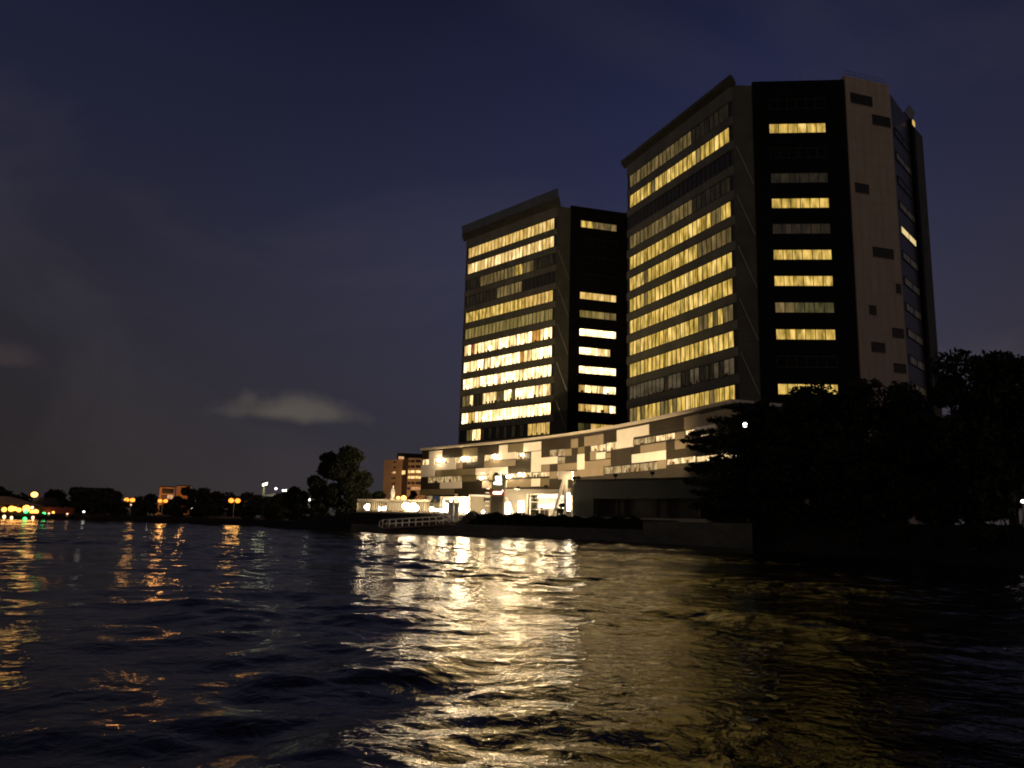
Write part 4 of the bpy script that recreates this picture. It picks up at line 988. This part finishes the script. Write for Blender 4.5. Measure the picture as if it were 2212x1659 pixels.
for px, py, r, g, lab in lan:
    dd = dist_at(px, 3.2); p = at_d(px, py, dd); o = thing('lantern', lab, 'lantern', p, 'lanterns of the waterside pavilion')
    b = MB(); b.lathe(p - Zv*r, [(r*.3, 0), (r*.9, r*.4), (r, r), (r*.9, r*1.6), (r*.3, r*2)], 10); b.build('shade', g, o, True)
    b = MB(); b.tube([p + Zv*r, p + Zv*max(r+.2, zr-p.z if px < 85 else r+.2)], .02, 5); b.build('cord', M['dark'], o)
    if g is GL_R: bulb(o, p, (1, .42, .09), 320*r, r*1.1)
for px, py, r, lab in ((53.6, 1120.6, .26, 'brightest green light at the jetty waterline'), (95, 1109.5, .24, 'green light at the right end of the pavilion'), (56, 1104.5, .3, 'green lamp right under the brightest lantern')):
    dd = dist_at(px, .5 if py > 1115 else 2.4); p = at_d(px, py, dd); o = thing('green_lamp', lab, 'lamp', (p.x, p.y, .3), 'green lamps at the pavilion jetty')
    b = MB(); b.tube([(p.x, p.y, -.6), (p.x, p.y, p.z-r)], .06, 6); b.build('post', M['metal'], o); b = MB(); b.ball(p, r); b.build('lens', GL_G, o, True); bulb(o, p, (.03, 1, .2), 45, r*1.1)
for px, py, lab in ((24.8, 1118.6, 'pale mooring light at the waterline, left of the green one'), (71, 1118.4, 'pale mooring light at the waterline, right of the green one'), (9, 1116.5, 'mooring light nearest the left edge')):
    dd = dist_at(px, .7); p = at_d(px, py, dd); o = thing('mooring_light', lab, 'lamp', (p.x, p.y, .3), 'mooring lights by the pavilion')
    b = MB(); b.tube([(p.x, p.y, -.6), (p.x, p.y, p.z-.12)], .06, 6); b.build('post', M['dockwood'], o); b = MB(); b.ball(p, .2, .26); b.build('lens', glow('mooring_glow', (1, .6, .3), 4) if px < 12 else GL_P, o, True)

# ------------------------------------------------------------------ far houses
def house(name, label, px0, px1, D, ytop, m, roof=0., wins=(), depth=9, lamp=None, cat='house'):
    a, c = vplane(px0, px1, D); e, n = facing(a, c); ln = (c-a).length; zt = z_at((px0+px1)/2, ytop, D)
    root = thing(name, label, cat, (a.x, a.y, .95))
    zw = zt - roof; b = MB(); b.box(a + Zv*.9, e*ln, -n*depth, Zv*(zw-.9)); b.build('wall', m, root)
    b = MB()
    if roof: b.hexa([a - e*.5 + n*.6 + Zv*zw, a + e*(ln+.5) + n*.6 + Zv*zw, a + e*(ln+.5) - n*(depth+.6) + Zv*zw, a - e*.5 - n*(depth+.6) + Zv*zw,
                     a + e*ln*.15 - n*depth*.45 + Zv*zt, a + e*ln*.85 - n*depth*.45 + Zv*zt, a + e*ln*.85 - n*depth*.55 + Zv*zt, a + e*ln*.15 - n*depth*.55 + Zv*zt])
    else: b.box(a - e*.2 + n*.25 + Zv*(zw+.003), e*(ln+.4), -n*(depth+.5), Zv*.3)
    b.build('roof', M['roof'], root)
    for f, zf, w, h, g in wins:
        b = MB(); b.box(a + e*(ln*f) + n*.01 + Zv*(.95+(zw-.95)*zf), e*w, n*.06, Zv*h); ww = b.build('window', g, root)
        b = MB(); b.box(a + e*(ln*f-.08) + n*.01 + Zv*(.95+(zw-.95)*zf-.12), e*(w+.16), n*.14, Zv*.11); b.build('sill', M['house'], ww)
    return root
SL = M['slot']
house('far_house', 'wide dark house with a broad hipped roof, left of the first twin lamp', 150, 252, 215, 1052.5, M['roof'], 3., [(.2, .55, 1.2, 1.2, SL), (.5, .55, 1.2, 1.2, SL), (.8, .6, .7, .6, VD_[0])])
house('far_house', 'pale-roofed boathouse in the shadow behind the pavilion', 76, 126, 170, 1074, M['house'], 1.6, [(.3, .4, 1, 1, SL), (.65, .4, 1, 1, SL)])
ob = surf('orange_render', (.62, .36, .18), .8, .2, .3)
r_ = house('far_house', 'orange-lit stepped house rising above the dark trees', 340, 372, 250, 1052.5, ob, 0, [(.15, .78, 1.6, 1.4, SL), (.55, .78, 1.6, 1.4, SL), (.15, .55, 1.6, 1.4, SL), (.55, .55, 1.6, 1.4, HW[1])])
bulb(r_, at_d(352, 1073, 244), (1, .4, .1), 700, .4)
r_ = house('far_house', 'orange-lit upper wing right behind the stepped house', 376, 408, 262, 1050, ob, 0, [(.3, .82, 1.4, 1.2, SL), (.66, .82, 1.2, 1.2, HW[1])])
bulb(r_, at_d(395, 1072, 254), (1, .4, .1), 600, .4)
house('far_house', 'dim pinkish house left of the big tree', 618, 646, 240, 1063, M['house'], 1.2, [(.2, .5, 1.2, 1.2, SL), (.6, .5, 1.2, 1.2, VD_[0])])
house('kiosk', 'glowing little orange kiosk below the stepped house', 326, 340, 175, 1099.5, ob, .5, [(.12, .3, .5, .7, HW[1]), (.55, .3, .4, .7, HW[1])], 2, cat='kiosk')
house('far_house', 'dark low house with a faint bluish window, right of the rightmost twin lamp', 530, 570, 170, 1098, M['roof'], 1., [(.45, .25, 1.3, .8, lit('bluish_faint', (.3, .4, .45), (.4, .5, .55), .03, .09, (1, 1, 1)))])

# ------------------------------------------------------------------ trees on the far bank
def far_tree(label, px, ytop, D, rad, n, seed, ground=.95, leaf=.5, frac=.12, lobes=12, name='tree', m='leaf2'):
    b0 = at_d(px, horizon(px), D); b0.z = ground
    return tree(name, label, b0, z_at(px, ytop, D) - ground, rad, n, leaf, seed, None, frac, lobes, 'tree', m)
far_tree('big dark tree with two uneven tops standing by the boundary wall', 748, 967, 128, 3.9, 17000, 2, .95, .33, .03, 44)
far_tree('left shoulder tree merging with the big dark tree', 702, 976, 131, 2.5, 8000, 3, .95, .33, .03, 26)
far_tree('lower rounded tree left of the big dark tree', 672, 1022, 135, 3.0, 6000, 4, .95, .34, .0, 20)
far_tree('low spreading tree at the left foot of the big tree', 630, 1056, 140, 3.0, 3000, 6, .95, .36, .05, 10)
far_tree('small tree between the boundary wall and the hotel block', 812, 1055, 150, 2.4, 1800, 7, .95, .34, .1, 8)
far_tree('small bushy tree in front of the hotel, by the street lamps', 893, 1059, 165, 2.0, 1500, 8, 2.4, .34, .1, 8)
far_tree('dark bushy tree just left of the hotel block', 793, 1062, 165, 2.4, 1500, 17, .95, .34, .05, 8)
FT = [(-10, 1058, 190, 6, 'dark round tree at the far left edge of the bank'), (40, 1080, 220, 6, 'low dark tree behind the pavilion roof'), (112, 1066, 230, 5, 'dark tree behind the pale-roofed boathouse'),
      (165, 1060, 205, 4.5, 'dark tree covering the left side of the wide dark house'), (205, 1070, 185, 4.6, 'dark tree in front of the wide dark house'), (240, 1047, 212, 3.2, 'pointed dark tree at the right end of the wide dark house'),
      (300, 1082, 230, 4.5, 'low tree right of the first twin lamp'), (325, 1070, 240, 3.4, 'dark tree left of the stepped orange house'), (372, 1074, 225, 4.2, 'dark tree in front of the two orange-lit house wings'),
      (405, 1056, 225, 3.9, 'taller dark tree in front of the orange upper wing'), (432, 1058, 215, 4, 'dark tree with a flat top right of the orange house'), (462, 1066, 225, 4.4, 'dark tree left of the rightmost twin lamp'),
      (492, 1068, 240, 4.5, 'dark tree behind the rightmost twin lamp'), (538, 1071, 215, 4.2, 'dark tree right of the rightmost twin lamp'), (560, 1078, 190, 4, 'low dark tree below the floodlight mast'),
      (600, 1072, 190, 4.2, 'dark tree below the three white floodlights')]
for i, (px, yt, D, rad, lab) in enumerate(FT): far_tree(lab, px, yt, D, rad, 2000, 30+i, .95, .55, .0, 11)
BT = [(185, 'left dark bush on the bank before the wide dark house'), (228, 'second dark bush on the bank before the wide dark house'), (262, 'dark bush under the first twin lamp'), (310, 'dark bush left of the little orange kiosk'), (372, 'dark bush right of the little orange kiosk'),
      (420, 'dark bush under the lone low white light'), (465, 'dark bush left of the rightmost twin lamp pole'), (538, 'dark bush right of the rightmost twin lamp pole'), (585, 'dark bush below the lit stand roof'), (640, 'dark bush left of the big tree foot'), (690, 'dark bush at the big tree foot'), (738, 'dark bush between the big tree and the fence')]
for i, (px, lab) in enumerate(BT): bush('bush', lab, shore_at(px, 5+i % 3*2, .9), 2.6, 2.3, 1000, .3, 60+i, 'bushes along the far bank', 'leaf2')

# ------------------------------------------------------------------ dark trees on the right bank
def near_c(px, extra, ground=2.35): return shore_at(px, extra, ground)
bs = near_c(1650, 4); D = bs.length
conifer('conifer', 'broad dark conifer reaching left in front of the podium end', bs, z_at(1640, 862, D)-2.35, 6.6, 16000, 5, gap=ray(1609.3, 918),
        reach=[(.90, math.pi+.3, 3.6), (.80, math.pi+.25, 5.4), (.74, math.pi, 6.6), (.66, math.pi-.1, 7.2), (.58, math.pi+.2, 6.4), (.52, math.pi, 6.8), (.44, math.pi+.1, 6.6), (.35, math.pi, 7.0), (.26, math.pi-.2, 7.0), (.18, math.pi, 6.6), (.1, math.pi+.1, 6.4)])
RT = [(1765, 838, 7, 4.6, 'round dark tree before the lowest lit window of the near tower'), (1700, 900, 3, 3.6, 'dark tree between the conifer and the round tree'), (1868, 826, 8, 4.2, 'dark tree under the tan stair wall'), (1958, 838, 9, 3.6, 'dark tree under the right edge of the near tower'),
      (2095, 752, 10, 3.9, 'tall loose tree right of the near tower, against the sky'), (2192, 764, 9, 4.2, 'tall dark tree at the right edge, against the sky'), (2010, 905, 6, 3.4, 'lower dark tree right of the near tower'),
      (1840, 930, 4, 3.6, 'dark low tree in front of the stair wall trees'), (1930, 950, 4, 3.4, 'dark low tree second from the right group'), (2100, 910, 5, 3.6, 'dark low tree beneath the tall loose tree'), (2200, 930, 4, 3.4, 'dark low tree beneath the right edge tree')]
for i, (px, yt, ex, rad, lab) in enumerate(RT):
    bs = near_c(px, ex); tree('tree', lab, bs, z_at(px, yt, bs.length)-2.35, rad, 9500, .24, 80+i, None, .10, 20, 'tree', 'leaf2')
for i, (px, lab) in enumerate(((1545, 'dark shrub at the foot of the conifer, beside the annex'), (1610, 'dark shrub on the bank under the conifer'), (1680, 'dark shrub right of the conifer trunk'), (1750, 'dark shrub below the round dark tree'), (1820, 'dark shrub left of the lit window gap'), (1890, 'dark shrub right of the lit window gap'),
                               (1965, 'dark shrub under the low tree of the right group'), (2040, 'dark shrub between the low trees at the right'), (2115, 'dark shrub below the tall loose tree'), (2190, 'dark shrub nearest the right edge of the water'))):
    bush('bush', lab, shore_at(px, 2.2, .5), 2.6, 4.2, 2600, .22, 120+i, 'shrubs along the right bank', 'leaf2')
# small gatehouse whose window shows through the trees
a, c = vplane(1820, 1905, 70); e, n = facing(a, c); o = thing('gatehouse', 'small dark hut whose greenish window shows through the right trees', 'hut', (a.x, a.y, 2.3)); ln = (c-a).length
b = MB(); b.box(a + Zv*2.2, e*ln, -n*3, Zv*4.4); b.build('wall', M['roof'], o); b = MB(); b.box(a - e*.2 + n*.3 + Zv*6.61, e*(ln+.4), -n*3.6, Zv*.25); b.build('roof', M['roof'], o)
zt = z_at(1854, 1059, 70); b = MB(); b.box(a + e*(ln*.32) + n*.012 + Zv*(zt-.5), e*(ln*.2), n*.05, Zv*.55); b.build('window', lit('hut_window', (.6, .65, .3), (.7, .75, .35), .10, .2, (1, 1, 1)), o)

# ------------------------------------------------------------------ world: dusk sky
w = bpy.data.worlds.new('World'); scene.world = w; w.use_nodes = True
nt = w.node_tree; n = nt.nodes; bg = n['Background']
sky = n.new('ShaderNodeTexSky'); sky.sky_type = 'NISHITA'; sky.sun_disc = False; sky.sun_elevation = R(-4.5); sky.sun_rotation = R(110); sky.air_density = 1.2; sky.dust_density = 1.5
def vm(op, a, b_=None, s=None):
    k = n.new('ShaderNodeVectorMath'); k.operation = op; L(nt, a, k.inputs[0])
    if b_ is not None:
        if hasattr(b_, 'links'): L(nt, b_, k.inputs[1])
        else: k.inputs[1].default_value = b_
    return k
def ma(op, a, b_=None, cl=False):
    k = n.new('ShaderNodeMath'); k.operation = op; k.use_clamp = cl
    for i, q in enumerate((a, b_)):
        if q is None: continue
        if hasattr(q, 'links'): L(nt, q, k.inputs[i])
        else: k.inputs[i].default_value = q
    return k.outputs[0]
tc = n.new('ShaderNodeTexCoord'); G_ = tc.outputs['Generated']
sp = n.new('ShaderNodeSeparateXYZ'); L(nt, G_, sp.inputs[0])
rp = n.new('ShaderNodeValToRGB'); L(nt, sp.outputs['Z'], rp.inputs[0]); cr = rp.color_ramp; cr.interpolation = 'B_SPLINE'
for i, (p, c) in enumerate(((0., (.035, .031, .037)), (.12, (.038, .036, .053)), (.24, (.037, .038, .068)), (.38, (.0235, .0262, .064)), (.56, (.0115, .0138, .040)), (.72, (.004, .005, .016)), (1., (.002, .0025, .008)))):
    e_ = cr.elements[i] if i < 2 else cr.elements.new(p); e_.position = p; e_.color = (*c, 1)
# left of the view the dusk is greyer and dimmer, towards the right it stays blue
lf = n.new('ShaderNodeMapRange'); lf.inputs[1].default_value = -.62; lf.inputs[2].default_value = .25; L(nt, sp.outputs['X'], lf.inputs[0])
mx = n.new('ShaderNodeMix'); mx.data_type = 'RGBA'; mx.blend_type = 'MULTIPLY'; mx.inputs[0].default_value = 1
tint = n.new('ShaderNodeMix'); tint.data_type = 'RGBA'; tint.inputs[6].default_value = (.62, .56, .42, 1); tint.inputs[7].default_value = (1.04, 1.06, 1.12, 1); hz_ = n.new('ShaderNodeMapRange'); hz_.inputs[1].default_value = .16; hz_.inputs[2].default_value = .52; L(nt, sp.outputs['Z'], hz_.inputs[0])
L(nt, ma('MAXIMUM', lf.outputs[0], ma('MULTIPLY', hz_.outputs[0], .42)), tint.inputs[0])
rt_ = n.new('ShaderNodeMapRange'); rt_.inputs[1].default_value = .30; rt_.inputs[2].default_value = .58; L(nt, sp.outputs['X'], rt_.inputs[0])
t2 = n.new('ShaderNodeMix'); t2.data_type = 'RGBA'; t2.inputs[6].default_value = (1, 1, 1, 1); t2.inputs[7].default_value = (.90, .78, .62, 1); L(nt, rt_.outputs[0], t2.inputs[0])
m3 = n.new('ShaderNodeMix'); m3.data_type = 'RGBA'; m3.blend_type = 'MULTIPLY'; m3.inputs[0].default_value = 1; L(nt, rp.outputs[0], m3.inputs[6]); L(nt, t2.outputs[2], m3.inputs[7])
L(nt, m3.outputs[2], mx.inputs[6]); L(nt, tint.outputs[2], mx.inputs[7])
# thin high veils of cloud
mp = n.new('ShaderNodeMapping'); mp.inputs['Rotation'].default_value = (.3, .5, .7); mp.inputs['Scale'].default_value = (1.2, 3.4, 2.6); L(nt, G_, mp.inputs[0])
nz = n.new('ShaderNodeTexNoise'); nz.inputs['Scale'].default_value = 1.5; nz.inputs['Detail'].default_value = 7; nz.inputs['Roughness'].default_value = .55; nz.inputs['Distortion'].default_value = .5; L(nt, mp.outputs[0], nz.inputs['Vector'])
vl = n.new('ShaderNodeMapRange'); vl.inputs[1].default_value = .46; vl.inputs[2].default_value = .78; L(nt, nz.outputs['Fac'], vl.inputs[0])
veil = n.new('ShaderNodeMix'); veil.data_type = 'RGBA'; veil.blend_type = 'ADD'; L(nt, ma('MULTIPLY', vl.outputs[0], 1.0), veil.inputs[0])
L(nt, mx.outputs[2], veil.inputs[6]); veil.inputs[7].default_value = (.015, .0125, .011, 1)
# one low warm-lit cloud (and a scrap near the left edge)
cur = veil.outputs[2]
def cloud(px, py, rx, ry, colr, seed):
    global cur
    d0 = ray(px, py).normalized(); ex = Vector((d0.y, -d0.x, 0)).normalized(); ez = ex.cross(d0)
    t_ = vm('SUBTRACT', G_, tuple(d0)); nn = n.new('ShaderNodeTexNoise'); nn.inputs['Scale'].default_value = 26; nn.inputs['Detail'].default_value = 6; nn.inputs['Distortion'].default_value = .1*seed; L(nt, G_, nn.inputs['Vector'])
    u_ = ma('DIVIDE', vm('DOT_PRODUCT', t_.outputs[0], tuple(ex)).outputs['Value'], rx/FOC); v_ = ma('DIVIDE', vm('DOT_PRODUCT', t_.outputs[0], tuple(ez)).outputs['Value'], ry/FOC)
    vneg = ma('MULTIPLY', ma('LESS_THAN', v_, 0.), 1.1); v2 = ma('MULTIPLY', v_, ma('ADD', vneg, 1.))
    r_ = ma('SQRT', ma('ADD', ma('MULTIPLY', u_, u_), ma('MULTIPLY', v2, v2)))
    q_ = ma('ADD', r_, ma('MULTIPLY', ma('SUBTRACT', nn.outputs['Fac'], .5), 1.3))
    k = n.new('ShaderNodeMapRange'); k.interpolation_type = 'SMOOTHSTEP'; k.inputs[1].default_value = 1.25; k.inputs[2].default_value = .1; k.inputs[3].default_value = 0; k.inputs[4].default_value = 1; L(nt, q_, k.inputs[0])
    m2 = n.new('ShaderNodeMix'); m2.data_type = 'RGBA'; m2.blend_type = 'ADD'; L(nt, k.outputs[0], m2.inputs[0]); L(nt, cur, m2.inputs[6]); m2.inputs[7].default_value = (*colr, 1); cur = m2.outputs[2]
cloud(622, 892, 140, 44, (.058, .050, .030), 1.); cloud(5, 775, 60, 30, (.016, .010, .008), 5.); cloud(2060, 800, 260, 60, (.012, .010, .012), 9.)
# warm sky glow added behind the viewer, standing for an unseen lit town
bk = n.new('ShaderNodeMapRange'); bk.interpolation_type = 'SMOOTHSTEP'; bk.inputs[1].default_value = -.15; bk.inputs[2].default_value = -.8; L(nt, sp.outputs['Y'], bk.inputs[0])
bz = n.new('ShaderNodeMapRange'); bz.interpolation_type = 'SMOOTHSTEP'; bz.inputs[1].default_value = .6; bz.inputs[2].default_value = .0; L(nt, sp.outputs['Z'], bz.inputs[0])
bm = n.new('ShaderNodeMix'); bm.data_type = 'RGBA'; bm.blend_type = 'ADD'; L(nt, ma('MULTIPLY', bk.outputs[0], bz.outputs[0]), bm.inputs[0])
L(nt, cur, bm.inputs[6]); bm.inputs[7].default_value = (.30, .22, .15, 1); cur = bm.outputs[2]
skm = n.new('ShaderNodeMix'); skm.data_type = 'RGBA'; skm.blend_type = 'ADD'; skm.inputs[0].default_value = .06
L(nt, cur, skm.inputs[6]); L(nt, sky.outputs[0], skm.inputs[7])
L(nt, skm.outputs[2], bg.inputs['Color']); bg.inputs['Strength'].default_value = 1.0

# ------------------------------------------------------------------ camera and render settings
cam = bpy.data.cameras.new('camera'); co = bpy.data.objects.new('camera', cam); col.objects.link(co); scene.camera = co
cam.sensor_fit = 'HORIZONTAL'; cam.sensor_width = 36; cam.lens = FOC/2212*36; cam.clip_end = 6000; cam.clip_start = .1
m4 = Matrix((( AX.x, AU.x, -_f.x, 0), (AX.y, AU.y, -_f.y, 0), (AX.z, AU.z, -_f.z, 0), (0, 0, 0, 1))); m4.translation = CAM
co.matrix_world = m4
vs = scene.view_settings; scene.display_settings.display_device = 'sRGB'
vs.view_transform = 'Standard'; vs.look = 'None'; vs.exposure = 0; vs.gamma = 1; vs.use_curve_mapping = False
cy = scene.cycles
cy.use_denoising = True; cy.denoiser = 'OPENIMAGEDENOISE'; cy.denoising_input_passes = 'RGB_ALBEDO_NORMAL'
cy.max_bounces = 6; cy.diffuse_bounces = 2; cy.glossy_bounces = 4; cy.sample_clamp_indirect = 4; cy.sample_clamp_direct = 0
cy.use_light_tree = True
cy.pixel_filter_type = 'BLACKMAN_HARRIS'; cy.filter_width = 1.9
